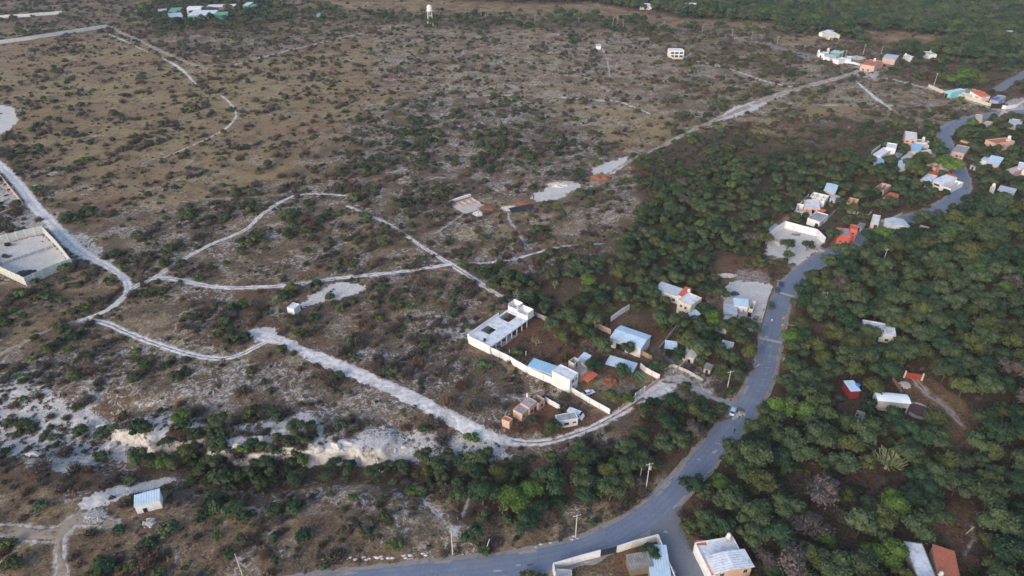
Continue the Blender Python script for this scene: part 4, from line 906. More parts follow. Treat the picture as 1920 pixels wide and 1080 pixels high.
vh('brownish low house behind the beige house at the far bend', (1872,217),(1884,219),(1890,210), 3, 'ochre', 'pale', 'flat', [])
vh('tall pink block house among the trees right of the far road', (1848,263),(1866,270),(1872,254), 5.0, 'peach', 'tile', 'flat', [WIN('R', .5, 3), WIN('F', .6, 3)], landmark='the tall pink block house')
vh('white and blue sheet-roofed workshop right of the far road', (1850,303),(1873,308),(1876,297), 3.6, 'pale', 'bluew', 'shed', [OPN('F', .3, .1, 3, 2.6)], landmark='the white and blue workshop')
vh('small white annex left of the white and blue workshop', (1838,300),(1850,303),(1853,293), 3, 'white', 'bluew', 'flat', [])
vh('pink low house right of the white and blue workshop', (1884,320),(1900,325),(1906,313), 3, 'pink', 'pale', 'flat', [OPN('F', .5)])
vh('white house at the right edge of the village', (1908,317),(1930,321),(1932,308), 3.2, 'white', 'whiteroof', 'flat', [WIN('F', .3)])
vh('grey sheet-roofed house with red end below the workshop', (1870,358),(1900,365),(1905,357), 3, 'grey', 'metal', 'shed', [], landmark='the grey sheet-roofed house')
vh('pale flat-roofed house at the upper right edge', (1890,232),(1915,236),(1918,226), 3.4, 'pale', 'metal', 'flat', [])
wall_run('garden_wall', 'pale straight garden wall below the beige house at the far bend', [(1822,233),(1848,241)], 1.6, 'cream', None, 5)
tank(1731.5, 261, 5.2, 'tankwhite', 'white water tank on the grey-roofed house behind the bend village', .8, 1.4, 1.5)
tank(1765, 308, 5.0, 'tankwhite', 'white water tank above the house with the dark red front', .7, 1.5, 1)
tank(1863, 349, 6.5, 'tankwhite', 'white water tank rising above trees below the workshop', .8, 1.5, 6)
tank(1892, 259, 7, 'tankwhite', 'white water tank on a tower right of the tall pink block house', .9, 1.6, 7)
vh('pink unfinished house in the trees above the red-roofed cottage', (1640,352),(1658,357),(1672,347), 3.4, 'pink', 'grey', 'open', [OPN('F', .4), OPN('F', .75), OPN('R', .5)], partitions=[('x', .45)], landmark='the pink unfinished house in the trees')
vh('cottage with bright red sheet roof among trees left of the far road', (1656,370),(1672,375),(1682,366), 2.8, 'white', 'redroof', 'shed', [OPN('R', .5)], rise=.6, landmark='the bright red roofed cottage')
# ===== cluster above the walled yard
Q = 'houses of the middle cluster'
def mh(label, A, B, C_, h=3.0, wall='white', roof='whiteroof', kind='flat', wins=(), **k):
    return house('cluster_house', label, 'house', A, B, C_, h, wall, roof, kind, wins, group=Q, **dict(dict(pad=-.2), **k))
mh('pale blue sheet roof at the back of the middle cluster', (1545,357),(1566,361),(1575,350), 3.0, 'pale', 'bluew', 'shed', [])
mh('white roofless house with inner walls in the middle cluster', (1516,371),(1546,378),(1552,366), 3.6, 'white', 'pale', 'open', [OPN('F', .3), OPN('F', .65), OPN('R', .5)], partitions=[('x', .35), ('x', .7), ('y', .5)], landmark='the roofless white cluster house')
mh('patched pale house with brown leaning sheets in the middle cluster', (1508,388),(1538,392),(1550,379), 3.0, 'pink', 'whiteroof', 'flat', [OPN('F', .6)])
mh('white walled patio house at the left of the middle cluster', (1494,396),(1522,400),(1530,386), 2.6, 'white', 'metal', 'open', [OPN('F', .5)], partitions=[('x', .6)])
mh('grey rusty-roofed house at the front of the middle cluster', (1514,410),(1537,417),(1547,402), 2.8, 'white', 'greyroof', 'flat', [OPN('F', .8, .1, 1.3, 2), OPN('R', .4)], landmark='the rusty-roofed cluster house')
mh('orange-brown house with terrace right of the middle cluster', (1587,380),(1605,384),(1614,374), 3.2, 'ochre', 'ochre', 'open', [OPN('F', .4), OPN('R', .5)], partitions=[('x', .5)], landmark='the orange-brown house')
mh('grey slab shed in front of the orange-brown house', (1590,391),(1606,393),(1609,385), 2.4, 'grey', 'greyroof', 'flat', [])
# ===== walled yard by the road
wall_run('yard_wall', 'high white wall around the empty gravel yard left of the road', [(1441,448),(1470,427),(1530,443),(1545,458)], 3.6, 'white', None, 4.5, th=.25, landmark='the white walled gravel yard')
wall_run('yard_fence_wall', 'low white wall on the near left side of the gravel yard', [(1441,448),(1462,462)], 1.4, 'pale', None, 4.5)
h_ = house('coral_house', 'coral-red painted roadside house with dark flat roof', 'house', (1571,441),(1596,444),(1600,431), 4.4, 'coral', 'greyroof', 'flat', [WIN('F', .3), DOOR('F', .7)], landmark='the coral-red roadside house', ex=True)
house('coral_tower', 'narrow coral-red stair tower right of the coral house', 'house', (1595,430),(1608,432),(1612,424), 6.0, 'coral', 'tile', 'flat', [WIN('F', .5, 3.6)], pad=.2)
house('beige_house', 'small beige house with dark doorway right of the coral house', 'house', (1633,416),(1648,419),(1650,405), 3.2, 'cream', 'whiteroof', 'flat', [OPN('R', .5), OPN('F', .7)], landmark='the small beige house')
r = house('white_roadside_house', 'long white house with grey roof and two small windows across the road', 'house', (1672,423),(1706,424),(1713,411), 4.2, 'white', 'metal', 'gabley', [WIN('F', .5, 1.6, .9, .9), WIN('F', .68, 1.6, .9, .9)], rise=.7, landmark='the long white roadside house')
house('grey_annex', 'grey roofless annex right of the long white roadside house', 'annex', (1716,432),(1734,437),(1740,425), 2.8, 'grey', 'grey', 'open', [OPN('F', .4)], partitions=[('x', .5)])
for px, py, l, w_ in []: pass
rock_heap('rubble_heap', 'heap of pale building rubble between the gravel yard and the road', 1532, 470, 3.5, .9, 'rubble', 60, 9, el=.6)
rock_heap('junk_heap', 'dark scrap pile inside the gravel yard', 1492, 440, 2.4, .6, 'oldmetal', 40, 10, el=.5)
# ===== two-storey white houses left of the centre lot
r = house('long_grey_house', 'long low house with grey-blue sheet roof left of the red-roofed tower house', 'house', (1229,541),(1272,556),(1280,545), 3.6, 'white', 'metal', 'shed', [WIN('F', .6), WIN('F', .82)], landmark='the long grey sheet-roofed house', over=.2)
house('red_roofed_link', 'red sheet-roofed link between the long house and the two-storey house', 'house', (1271,553),(1282,557),(1292,543), 4.3, 'white', 'redroof', 'shed', [], pad=.2, over=.1)
r = house('two_storey_house', 'two-storey cream house with two square windows beside the red-roofed link', 'house', (1271,563),(1296,574),(1305,555), 6.0, 'cream', 'whiteroof', 'flat', [WIN('F', .28, 3.8, .9, 1.1), WIN('F', .62, 3.8, .9, 1.1), WIN('F', .3, 1.0, .9, 1.1), WIN('F', .65, 1.0, .9, 1.1)], landmark='the two-storey cream house')
tank(1291.5, 547, r[5]+6.0, 'tankwhite', 'white water tank on the two-storey cream house', .55, 1.2)
house('blue_awning', 'pale blue sheet awning below the two-storey cream house', 'awning', (1290,589),(1301,596),(1308,587), 2.8, 'frame', 'bluew', 'canopy', [], pad=.2)
r = house('workshop', 'pale blue sheet-roofed workshop at the edge of the pale lot', 'workshop', (1377,572),(1403,575),(1404,564), 3.2, 'white', 'bluew', 'shed', [], rise=.5, landmark='the workshop on the pale lot')
house('workshop', 'low grey-roofed workshop in front of the pale blue one', 'workshop', (1358,587),(1382,590),(1384,574), 2.8, 'pale', 'metal', 'shed', [], rise=.3)
house('block_tower', 'narrow cream brick tower beside the pale blue workshop', 'tower', (1404,578),(1412,580),(1411,563), 3.8, 'cream', 'cream', 'open', [OPN('F', .5)], pad=.2)
house('scrap_shed', 'patio full of scrap under a white domed cover', 'shed', (1384,588),(1402,591),(1403,574), 2.2, 'grey', 'oldmetal', 'open', [], partitions=[('x', .5)], pad=.1)
house('small_shed', 'small white box shed with pale roof under the trees', 'shed', (1349,613),(1363,617),(1365,608), 2.6, 'white', 'whiteroof', 'flat', [], pad=.3)
house('striped_shed', 'shed with blue and brown striped sheet roof beside the small white box shed', 'shed', (1354,602),(1370,608),(1373,600), 2.6, 'wood', 'metal', 'shed', [], pad=.1)
house('lean_to', 'grey lean-to roof hidden under trees beside the road', 'shed', (1352,650),(1372,655),(1375,646), 2.5, 'wood', 'metal', 'shed', [], pad=.2)
house('sheet_shed', 'grey sheet shed with blue tarp corner below the dark garden wall', 'shed', (1281,664),(1301,672),(1308,660), 2.8, 'pale', 'metal', 'shed', [OPN('F', .6, 0.05, 1, 1.6)], pad=.6, landmark='the grey sheet shed')
house('striped_awning', 'white and blue striped awning beside the dark garden wall', 'awning', (1247,652),(1268,655),(1272,645), 2.6, 'frame', 'bluew', 'canopy', [], pad=.4)
wall_run('garden_wall', 'long dark grey garden wall running away between two yards', [(1226,671),(1240,655),(1270,616)], 2.3, 'grey', None, 4, landmark='the long dark garden wall')
wall_run('garden_wall', 'low orange block wall at the corner of the warehouse yard', [(1201,664),(1222,675)], 1.8, 'ochre', None, 4)
wall_run('garden_wall', 'short white wall behind the warehouse yard', [(1145,603),(1158,594),(1180,580)], 2.4, 'white', None, 4, landmark='the short white wall')
wall_run('ruined_wall', 'pink stepped ruined wall left of the blue-roofed warehouse', [(1115,622),(1122,616),(1145,627)], 3.0, 'pink', None, 1.8, heights=[3.4, 2.2], landmark='the pink ruined wall')
wall_run('concrete_fence', 'row of pale fence panels along the near side of the pale lot', [(1421,625),(1431,592),(1438,566),(1446,545)], 1.3, 'cream', 'cream', 4, posth=.5)
wall_run('garden_wall', 'broken pale wall along the dirt lane by the workshops', [(1262,700),(1275,690),(1293,673)], 1.3, 'pale', None, 4)
# ===== the central compound
r = house('warehouse', 'warehouse with pale blue gable sheet roof and white end wall', 'warehouse', (1145,632),(1202,652),(1222,630), 4.2, 'white', 'bluew', 'gable', [OPN('F', .35, .1, 3.5, 2.8)], rise=.9, landmark='the blue-roofed warehouse', pad=1.2)
house('open_shed', 'open shed with pale blue sheet roof between two dark trees', 'shed', (1136,682),(1186,697),(1197,684), 3.0, 'wood', 'bluew', 'canopy', [], rise=.4, landmark='the open blue-roofed shed', pad=.8)
house('blue_shed', 'shed with clean sky-blue sheet roof built against the long white wall', 'shed', (989,686),(1034,702),(1046,688), 3.2, 'white', 'blue', 'shed', [], rise=.25, landmark='the sky-blue roofed shed', over=.05)
r = house('two_storey_white_house', 'two-storey white house with blank side wall at the corner of the long white wall', 'house', (1035,696),(1069,713),(1087,701), 5.8, 'white', 'whiteroof', 'flat', [WIN('R', .35, 3.8, 1.3, 1.2), OPN('R', .35, .3, 1.3, 1.9), WIN('R', .75, 3.8, .9, 1.0)], parapet=.15, landmark='the two-storey white house')
r2 = house('terrace_house', 'pink house with grey roof terrace and stair box behind the two-storey white house', 'house', (1066,688),(1089,703),(1106,692), 3.4, 'pink', 'greyroof', 'flat', [OPN('F', .7), WIN('F', .3)], parapet=.8, pad=.2)
house('stair_box', 'roofless pale stair box rising above the pink terrace house', 'stair box', (1066,676),(1076,682),(1086,674), 5.8, 'pale', 'greyroof', 'open', [OPN('R', .5, 3.6, .9, 1.8)], pad=.1)
house('red_awning', 'orange-red corrugated awning in front of the pink terrace house', 'awning', (1091,709),(1103,716),(1120,703), 2.8, 'wood', 'redroof', 'canopy', [], rise=.3, landmark='the orange-red awning', over=.1)
house('small_blue_shed', 'small pale blue roofed shed behind the stair box', 'shed', (1083,674),(1095,680),(1107,670), 2.8, 'pale', 'bluew', 'shed', [], pad=.2)
wall_run('long_compound_wall', 'long white bayed wall along the near side of the compound, left of the two-storey white house', [(877,638),(898,652),(919,662),(955,680),(988,700),(1035,720)], 2.9, 'white', 'pale', 3.6, posth=.02, postw=.2, landmark='the long white compound wall')
wall_run('compound_wall', 'white bayed wall running from the two-storey white house to the dirt road', [(1070,735),(1105,756),(1143,777)], 2.1, 'white', 'pale', 3.4, posth=.02, postw=.2, landmark='the white wall by the dirt road')
wall_run('compound_wall', 'white wall at the right end of the compound beside the chalk clearing', [(1200,690),(1209,698),(1236,712)], 2.2, 'white', 'pale', 3.4, posth=.02, postw=.2, landmark='the white wall by the clearing')
wall_run('block_wall', 'low pink block wall along the dirt road in front of the play slide', [(1236,713),(1224,722),(1209,734)], 1.2, 'pink', 'pink', 3, posth=.5)
wall_run('block_wall', 'low pink block wall left of the white gate by the dirt road', [(1190,747),(1176,757),(1160,770)], 1.0, 'pink', 'pink', 3, posth=.5)
wall_run('sheet_gate', 'white sheet gate in the block wall by the dirt road', [(1191,747),(1208,734)], 2.2, 'metal', 'white', 2.5, cat='gate', th=.08)
wall_run('back_wall', 'grey block wall behind the unfinished courtyard house', [(1000,592),(1028,604)], 2.0, 'grey', None, 4)
# unfinished courtyard house: a deck with two open courts and a colonnade
def courtyard_house():
    mid, wd, d, ang, gz = frame((878,630),(919,650),(1001,589), 3.6)
    root = empty('courtyard_house', (mid.x, mid.y, gz), ang, 'long unfinished white courtyard house with flat roof, two open courts and a colonnade', 'house'); excl(mid, wd, d, ang, 1.0); lm('the unfinished courtyard house', 940, 615)
    X0, X1, Y0, Y1 = -wd/2, wd/2, -d/2, d/2; h = 3.6; cut = X1-2.6
    holes = [(X0+.8, Y0+d*.22, X0+wd*.50, Y0+d*.38), (X0+.8, Y0+d*.62, X0+wd*.55, Y0+d*.82)]
    dk = MB(); ys = [Y0]+[v for q in holes for v in (q[1], q[3])]+[Y1]
    for i in range(0, 5):
        y0, y1 = ys[i], ys[i+1]
        if i in (1, 3): q = holes[i//2]; dk.box(X0, y0, h-.25, q[0], y1, h); dk.box(q[2], y0, h-.25, X1, y1, h)
        else: dk.box(X0, y0, h-.25, X1, y1, h)
    dk.build('roof_deck', M['whiteroof'], root)
    w_ = MB(); w_.box(X0, Y0, -.6, X1-.3, Y0+.2, h-.25); w_.box(X0, Y0+.2, -.6, X0+.2, Y1, h-.25); w_.box(cut, Y0+.2, -.6, cut+.2, Y1, h-.25); w_.box(X0+.2, Y1-.2, -.6, cut, Y1, h-.25); w_.build('wall', M['white'], root)
    p = MB(); p.box(X0-.03, Y0-.03, h, X1, Y0+.18, h+.45); p.box(X0-.03, Y0+.18, h, X0+.18, Y0+d*.66, h+1.5); p.build('parapet', M['white'], root)
    for i in range(8):
        y = Y0+.4+(d-5)*i/7; c = MB(); c.box(X1-.35, y-.15, -.6, X1-.05, y+.15, h-.25); c.build('column', M['white'], root)
    bb = MB(); bb.box(cut+.2, Y0+.2, -.4, X1+.2, Y1-3, .1); bb.build('porch_floor', M['pale'], root)
    for k, (x0, x1, y0, y1, hh) in enumerate([(X0, X0+wd*.42, Y1-3.2, Y1+.6, 2.9), (X0+wd*.52, X1, Y1-4.4, Y1-.6, 3.0)]):
        m = MB(); t = .18; m.box(x0, y0, h, x1, y0+t, h+hh*.55); m.box(x0, y1-t, h, x1, y1, h+hh); m.box(x0, y0+t, h, x0+t, y1-t, h+hh*.9); m.box(x1-t, y0+t, h, x1, y1-t, h+hh); m.build('roofless_room', M['cream' if False else 'white'], root)
    for i, q in enumerate(holes):
        m = MB(); m.box(q[0], q[1], -.5, q[2], q[3], .15); m.build('court_floor', M['redsoil'] if i == 0 else M['green'], root)
    tank_p = (X0+wd*.62, Y0+1.6)
    ca, sa = math.cos(ang), math.sin(ang); wx, wy = mid.x+tank_p[0]*ca-tank_p[1]*sa, mid.y+tank_p[0]*sa+tank_p[1]*ca
    px, py = proj(wx, wy, gz+h); tank(float(px), float(py), gz+h, 'tankblack', 'black water tank on the unfinished courtyard house', .5, 1.2)
courtyard_house()
# posts in the yard behind the long wall
for i, (px, py) in enumerate([(955,665),(972,665),(986,668)]):
    g = G(px, py); m = MB(); m.box(-.14, -.14, -.3, .14, .14, 2.2); o = m.build('concrete_post', M['cream']); o.location = g; tag(o, ['leftmost', 'middle', 'rightmost'][i]+' of three short cream posts behind the long white compound wall', 'post', 'short posts in the red yard')
# play slide
def slide(px, py):
    g = G(px, py); root = empty('play_slide', g, -.6, 'green plastic play slide with two chutes in the bare yard', 'slide'); root.scale = (.72, .8, .8); EXC.append((g.x, g.y, 3.5)); lm('the green play slide', px, py)
    for s in (-.9, .9):
        m = MB(); n = 6
        for i in range(n+1):
            t = i/n; x = -2+4.4*t; z = 1.9*(1-t)**1.2+.25
            for (yy, dz) in ((-.35, .22), (-.3, 0), (.3, 0), (.35, .22)): m.v.append((x, s+yy, z+dz))
        for i in range(n):
            for k in range(3): q = 4*i+k; m.f.append((q, q+1, q+5, q+4)); m.mi.append(0)
        m.build('chute', M['slide'], root)
        l = MB(); l.tube([(-2.1, s-.3, 0), (-2.1, s-.3, 2.6)], .05, 6); l.tube([(-2.1, s+.3, 0), (-2.1, s+.3, 2.6)], .05, 6)
        for k in range(5): l.tube([(-2.1, s-.3, .35+.35*k), (-2.1, s+.3, .35+.35*k)], .03, 5)
        l.build('ladder', M['slide'], root)
slide(1199, 709)
# ===== houses in front of the compound
r = house('unfinished_pink_house', 'unfinished pink house with grey roof slab left of the small white house', 'house', (976,756),(993,765),(1009,754), 3.4, 'pink', 'grey', 'flat', [OPN('F', .5, .9, 1.4, 1.1), OPN('R', .3, .9, 1.4, 1.1), OPN('R', .75, .1, 1.1, 2)], parapet=.12, landmark='the unfinished pink house', pad=1)
house('pink_house_wing', 'lower peach wing with dark stained roof at the front of the unfinished pink house', 'house', (962,768),(979,777),(992,766), 2.9, 'peach', 'greyroof', 'flat', [OPN('R', .3, 1.0, .9, .9)], parapet=.1, pad=.6)
house('pink_roofless_room', 'roofless pink block room behind the unfinished pink house', 'house', (995,748),(1010,757),(1022,748), 3.0, 'pink', 'pink', 'open', [OPN('R', .5, .9, 1.2, 1.1), OPN('F', .5, .9, 1.2, 1.1)], pad=.4)
tank(988.5, 744, r[5]+3.5, 'tankwhite', 'white water tank behind the grey slab of the unfinished pink house', .35, 1.5)
house('red_box_hut', 'small pink box hut with red stained roof beside the chalk road', 'hut', (941,786),(955,792),(963,786), 2.6, 'peach', 'redroof', 'flat', [], parapet=.15, landmark='the small pink box hut', pad=.6)
r = house('small_white_house', 'small white house with dark round stain on its grey roof', 'house', (1047,791),(1084,784),(1072,773), 2.9, 'white', 'greyroof', 'flat', [WIN('F', .42, 1.1, 1.5, .9), WIN('F', .82, 1.3, 1.1, .6)], parapet=.12, landmark='the small white house', pad=1)
wall_run('garden_wall', 'short white wall between the pink roofless room and the small white house', [(1022,753),(1050,769)], 1.9, 'white', None, 3)
# ===== bottom: walled yard at the junction
wall_run('junction_wall', 'white-capped dark wall of the corner yard, left of the black gate', [(1040,1085),(1037,1068),(1092,1052),(1125,1043)], 2.4, 'white', None, 4, heights=[2.4, 2.4, 2.4], th=.28)
wall_run('junction_wall', 'white-capped wall of the corner yard, right of the black gate and along the side road', [(1156,1036),(1190,1025),(1232,1014),(1250,1060),(1275,1120)], 2.4, 'white', None, 4, th=.28, landmark='the corner yard at the junction')
def bar_gate():
    a, b = G(1126, 1043), G(1155, 1036); root = empty('bar_gate', a, math.atan2(b.y-a.y, b.x-a.x), 'wide black barred metal gate of the corner yard', 'gate'); L = (b-a).length
    f = MB()
    for x in (0, L/2-.06, L/2+.06, L): f.box(x-.06, -.05, .1, x+.06, .05, 2.3)
    f.box(0, -.04, 2.25, L, .04, 2.33); f.box(0, -.04, .08, L, .04, .16); f.build('gate_frame', M['black'], root)
    for k in range(8):
        m = MB(); m.box(.06, -.03, .35+k*.24, L-.06, .03, .46+k*.24); m.build('gate_bar', M['black'], root)
bar_gate()
house('yard_shed', 'small grey slab roof in the left corner of the corner yard', 'shed', (1042,1082),(1072,1084),(1068,1068), 2.2, 'pale', 'greyroof', 'flat', [], parapet=.05)
house('metal_shed', 'long ribbed blue-white metal shed along the right wall of the corner yard', 'shed', (1222,1100),(1262,1102),(1240,1022), 2.6, 'oldmetal', 'bluew', 'shed', [], rise=.1, over=.05, landmark='the ribbed metal shed', pad=.2)
house('old_shed', 'weathered grey plank roof shed in the corner yard', 'shed', (1184,1067),(1224,1060),(1214,1036), 2.8, 'wood', 'oldmetal', 'shed', [], rise=.4, over=.2)
r = house('peach_house', 'pale house with peach upper floor and stained terrace at the bottom right', 'house', (1334,1082),(1408,1069),(1377,1006), 3.6, 'white', 'whiteroof', 'flat', [], parapet=.3, landmark='the peach roadside house')
house('peach_upper_floor', 'white double sheet roof over the peach upper floor at the bottom right', 'house', (1342,1072),(1410,1060),(1394,1032), 5.6, 'peach', 'whiteroof', 'gabley', [WIN('F', .85, 3.3, 1.0, 1.3), WIN('F', .2, 3.3, 1.0, 1.3)], rise=.5, over=.5, pad=.2)
tank(1366, 1008, r[5]+4.6, 'tankwhite', 'white water tank on the back corner of the peach house', .6, 1.5, 1)
o = MB(); o.box(-1.2, -.8, 0, 1.2, .8, .12); o = o.build('red_floor_mat', M['tile']); p = GZ(1315, 1018, r[5]+3.6); o.location = (p.x, p.y, p.z); tag(o, 'red patch of tiles on the stained flat roof of the peach house', 'tiles')
house('long_twin_roof', 'long house at the lower right, white stained flat roof half', 'house', (1723,1090),(1760,1095),(1742,1021), 4.2, 'grey', 'whiteroof', 'flat', [WIN('L', .3, 1.4)], parapet=.1, landmark='the white half of the twin-roofed house')
house('red_twin_roof', 'orange-red sheet-roofed half of the long twin-roofed house at the lower right', 'house', (1763,1096),(1806,1108),(1785,1030), 3.9, 'peach', 'tile', 'shedx', [], rise=-.5, over=.2, landmark='the orange-red twin roof', pad=1)
tank(1764, 1078, r[5]+4.8, 'tankwhite', 'white water tank between the two roof halves of the twin-roofed house', .5, 1.1, .4)
# ===== houses in the right woods
house('woods_house', 'white stepped flat roof among the trees right of the road', 'house', (1632,622),(1680,631),(1693,614), 3.6, 'white', 'whiteroof', 'flat', [OPN('F', .3), WIN('F', .7)], landmark='the white stepped roof in the woods', pad=1)
house('woods_house_wing', 'lower white wing left of the white stepped roof in the woods', 'house', (1620,618),(1638,621),(1645,605), 3.2, 'white', 'whiteroof', 'flat', [], pad=1)
r = house('red_walled_house', 'small blue-white roof with dark red side wall in the woods', 'house', (1596,733),(1613,732),(1615,714), 3.6, 'darkred', 'bluew', 'shed', [], rise=.3, landmark='the small red-walled house', pad=1.5)
tank(1608.5, 722, r[5]+3.9, 'brightblue', 'bright blue lidded tank on the small red-walled house', .8, .5)
r = house('vaulted_hall', 'long hall with bright white curved sheet roof in the woods clearing', 'hall', (1646,752),(1706,758),(1708,743), 3.8, 'pale', 'sheetwhite', 'arch', [OPN('F', .88), OPN('F', .72)], rise=.9, landmark='the curved white hall roof', pad=.8)
house('patio_ruin', 'pale roofless patio ruin half hidden by trees below the small red-walled house', 'ruin', (1598,792),(1614,798),(1618,772), 1.6, 'grey', 'grey', 'open', [], partitions=[('y', .5)], pad=1.2, landmark='the pale patio ruin')
def round_terrace(px, py):
    g = G(px, py); root = empty('round_terrace', g, 0, 'round dark red terrace with low rim wall beside the curved white hall roof', 'terrace'); EXC.append((g.x, g.y, 4.2)); lm('the round terrace', px, py)
    f = MB(); f.tube([(0, 0, -.3), (0, 0, .35)], [3.5, 3.5], 28); f.build('terrace_floor', mat_('maroon_floor', (.12, .06, .06)), root)
    w_ = MB(); n = 28
    for i in range(n):
        a0, a1 = 2*PI*i/n-2.9, 2*PI*(i+1)/n-2.9
        if i > 20: continue
        p = [(r_*math.cos(a), r_*math.sin(a)) for r_, a in ((3.5, a0), (3.5, a1), (3.8, a1), (3.8, a0))]; w_.prism(p, -.3, .9)
    w_.build('rim_wall', M['grey'], root)
    for a in (.3, 1.6, 2.9, 4.4):
        p = MB(); p.tube([(3.1*math.cos(a), 3.1*math.sin(a), .35), (3.1*math.cos(a), 3.1*math.sin(a), 2.8)], .09, 6); p.build('post', M['black'], root)
round_terrace(1722, 772)
def red_gate():
    a, b = G(1696, 708), G(1726, 713); L = (b-a).length; root = empty('red_gate', a, math.atan2(b.y-a.y, b.x-a.x), 'large red metal gate between two cream pillars in the woods', 'gate'); lm('the red gate', 1711, 705); EXC.append(((a.x+b.x)/2, (a.y+b.y)/2, 4))
    for x in (-.25, L+.25): p = MB(); p.box(x-.25, -.25, -.3, x+.25, .25, 2.9); p.build('pillar', M['cream'], root)
    for x0, x1 in ((0, L/2-.03), (L/2+.03, L)):
        m = MB(); m.box(x0, -.04, .1, x1, .04, 2.4); n = 6
        for k in range(n): xx = x0+(x1-x0)*(k+.5)/n; m.box(xx-.04, -.07, .1, xx+.04, .07, 2.4)
        m.build('gate_leaf', M['redgate'], root)
red_gate()
wall_run('brick_kerb_wall', 'narrow brick wall with pale post in the woods clearing', [(1673,712),(1682,725),(1690,738)], 1.2, 'brick', None, 3)
rock_heap('stone_heap', 'heap of white stones beside the brick wall in the clearing', 1697, 722, 1.7, .8, 'lime', 60, 14)
# ===== right kerbside gravel square with gate and warning signs
wall_run('block_wall', 'reddish block wall of the small roadside enclosure right of the road', [(1472,628),(1476,612),(1508,610),(1514,628)], 1.0, 'brick', 'pale', 2.5, posth=.5, landmark='the roadside brick enclosure')
def warn_sign(px, py, label):
    g = G(px, py); root = empty('warning_sign', g, .25, label, 'sign', 'yellow diamond warning signs'); EXC.append((g.x, g.y-1, 2))
    p = MB(); p.tube([(0, .05, -.3), (0, .05, 2.9)], .05, 6); p.build('sign_post', M['grey'], root)
    s = MB(); r_ = .75; s.add([(0, -.02, 2.5-r_), (r_, -.02, 2.5), (0, -.02, 2.5+r_), (-r_, -.02, 2.5), (0, .02, 2.5-r_), (r_, .02, 2.5), (0, .02, 2.5+r_), (-r_, .02, 2.5)], [(0,1,2,3), (7,6,5,4), (0,4,5,1), (1,5,6,2), (2,6,7,3), (3,7,4,0)]); pl = s.build('sign_plate', M['yellow'], root)
    b = MB(); b.box(-.06, -.035, 2.2, .06, -.022, 2.75); b.box(-.25, -.035, 2.5, .25, -.022, 2.6); b.build('symbol', M['black'], pl)
warn_sign(1465, 620, 'lower of two yellow diamond warning signs at the right kerb'); warn_sign(1467, 606, 'upper, half hidden of two yellow diamond warning signs at the right kerb')
# ===== half-built footings, soil heaps and tarpaulin in the middle of the hillside
def footing():
    mid, wd, d, ang, gz = frame((872,399),(904,379),(874,367), .3)
    mid, wd, d, ang, gz = frame((845,384),(872,400),(905,383), .3)
    root = empty('house_footing', (mid.x, mid.y, gz), ang, 'pink and white concrete slab with low block footings left of the soil heaps', 'slab'); excl(mid, wd, d, ang, 1); lm('the house footing', 875, 382)
    m = MB(); m.box(-wd/2, -d/2, -.6, wd/2, d/2, .35); m.build('slab', M['pale'], root)
    for (x0, y0, x1, y1) in [(-wd/2, -d/2, -wd/2+.4, d/2), (-wd/2+.4, d/2-.4, wd*.1, d/2), (-wd*.1, -d*.2, -wd*.1+.25, d/2-.4), (-wd/2+.4, 0, -wd*.1, .25), (-wd/2+.4, d*.25, -wd*.1, d*.25+.25), (-wd/2+.4, -d*.25, -wd*.1, -d*.25+.25)]:
        b = MB(); b.box(x0, y0, .35, x1, y1, 1.0); b.build('footing_wall', M['pink'], root)
footing()
wall_run('white_block_stack', 'long low stack of white blocks behind the house footing', [(842,380),(860,374),(882,367)], .9, 'white', None, 3, th=1.2, cat='blocks')
rock_heap('white_heap', 'rounded white lime heap beside the house footing', 898, 401, 3.0, 1.5, 'lime', 40, 21)
rock_heap('white_heap', 'flat white lime heap left of the black tarpaulin', 960, 391, 5.5, .9, 'lime', 60, 22, el=.6)
rock_heap('soil_heap', 'red-brown soil heap behind the flat white lime heap', 985, 382, 7, 1.2, 'redsoil', 40, 23, el=.5)
rock_heap('soil_heap', 'dark red soil heap between house footing and white lime heap', 912, 390, 4.5, .9, 'redsoil', 40, 24, el=.6)
rock_heap('soil_heap', 'steep red-brown soil bank below the upper chalk pad', 1125, 335, 7, 2.2, 'redsoil', 40, 25, el=.6)
rock_heap('chalk_heap', 'pale chalk block heap on the long chalk pad', 1050, 347, 7, 1.3, 'lime', 40, 26, el=.5)
rock_heap('spoil_heap', 'grey crushed-stone heap by the track near the lower left', 180, 968, 3.2, .7, 'rubble', 90, 27, el=.8, cat='rubble')
rock_heap('debris_heap', 'small pale debris heap in front of the lone white hut', 279, 980, 1.6, .4, 'lime', 40, 28)
rock_heap('rubble_bank', 'pale rubble bank at the back of the pale lot', 1362, 517, 4, 1.0, 'lime', 60, 29, el=.4)
rock_heap('burnt_heap', 'black ash and green waste heap inside the prefab panel walled yard', 55, 512, 5.5, .8, 'tarp', 60, 30, el=.5)
rock_heap('mud_rubble', 'dark mud and stones strewn beside the parked white car', 1384, 777, 2.2, .25, 'rubble', 60, 31, el=.5)
rock_heap('soil_mound', 'round orange soil mound in the bare yard beside the play slide', 1146, 716, 3.4, 1.0, 'redsoil', 20, 32, el=.8)
rock_heap('junk_pile', 'dark pile of boards beside the small white house', 1050, 755, 2.4, .5, 'wood', 40, 33, el=.4)
t = MB(); rng = random.Random(5); n = 10
for i in range(n+1):
    for j in range(5): t.v.append(((i/n-.5)*13, (j/4-.5)*4.5, .12+.35*rng.random()+.8*j/4))
for i in range(n):
    for j in range(4): t.f.append((i*5+j, (i+1)*5+j, (i+1)*5+j+1, i*5+j+1)); t.mi.append(0)
o = t.build('black_tarpaulin', M['tarp'], None, True); o.location = G(978, 393); o.rotation_euler = (0, 0, .45); tag(o, 'crumpled black tarpaulin over the soil in front of the red-brown heap', 'tarpaulin'); lm('the black tarpaulin', 975, 392)
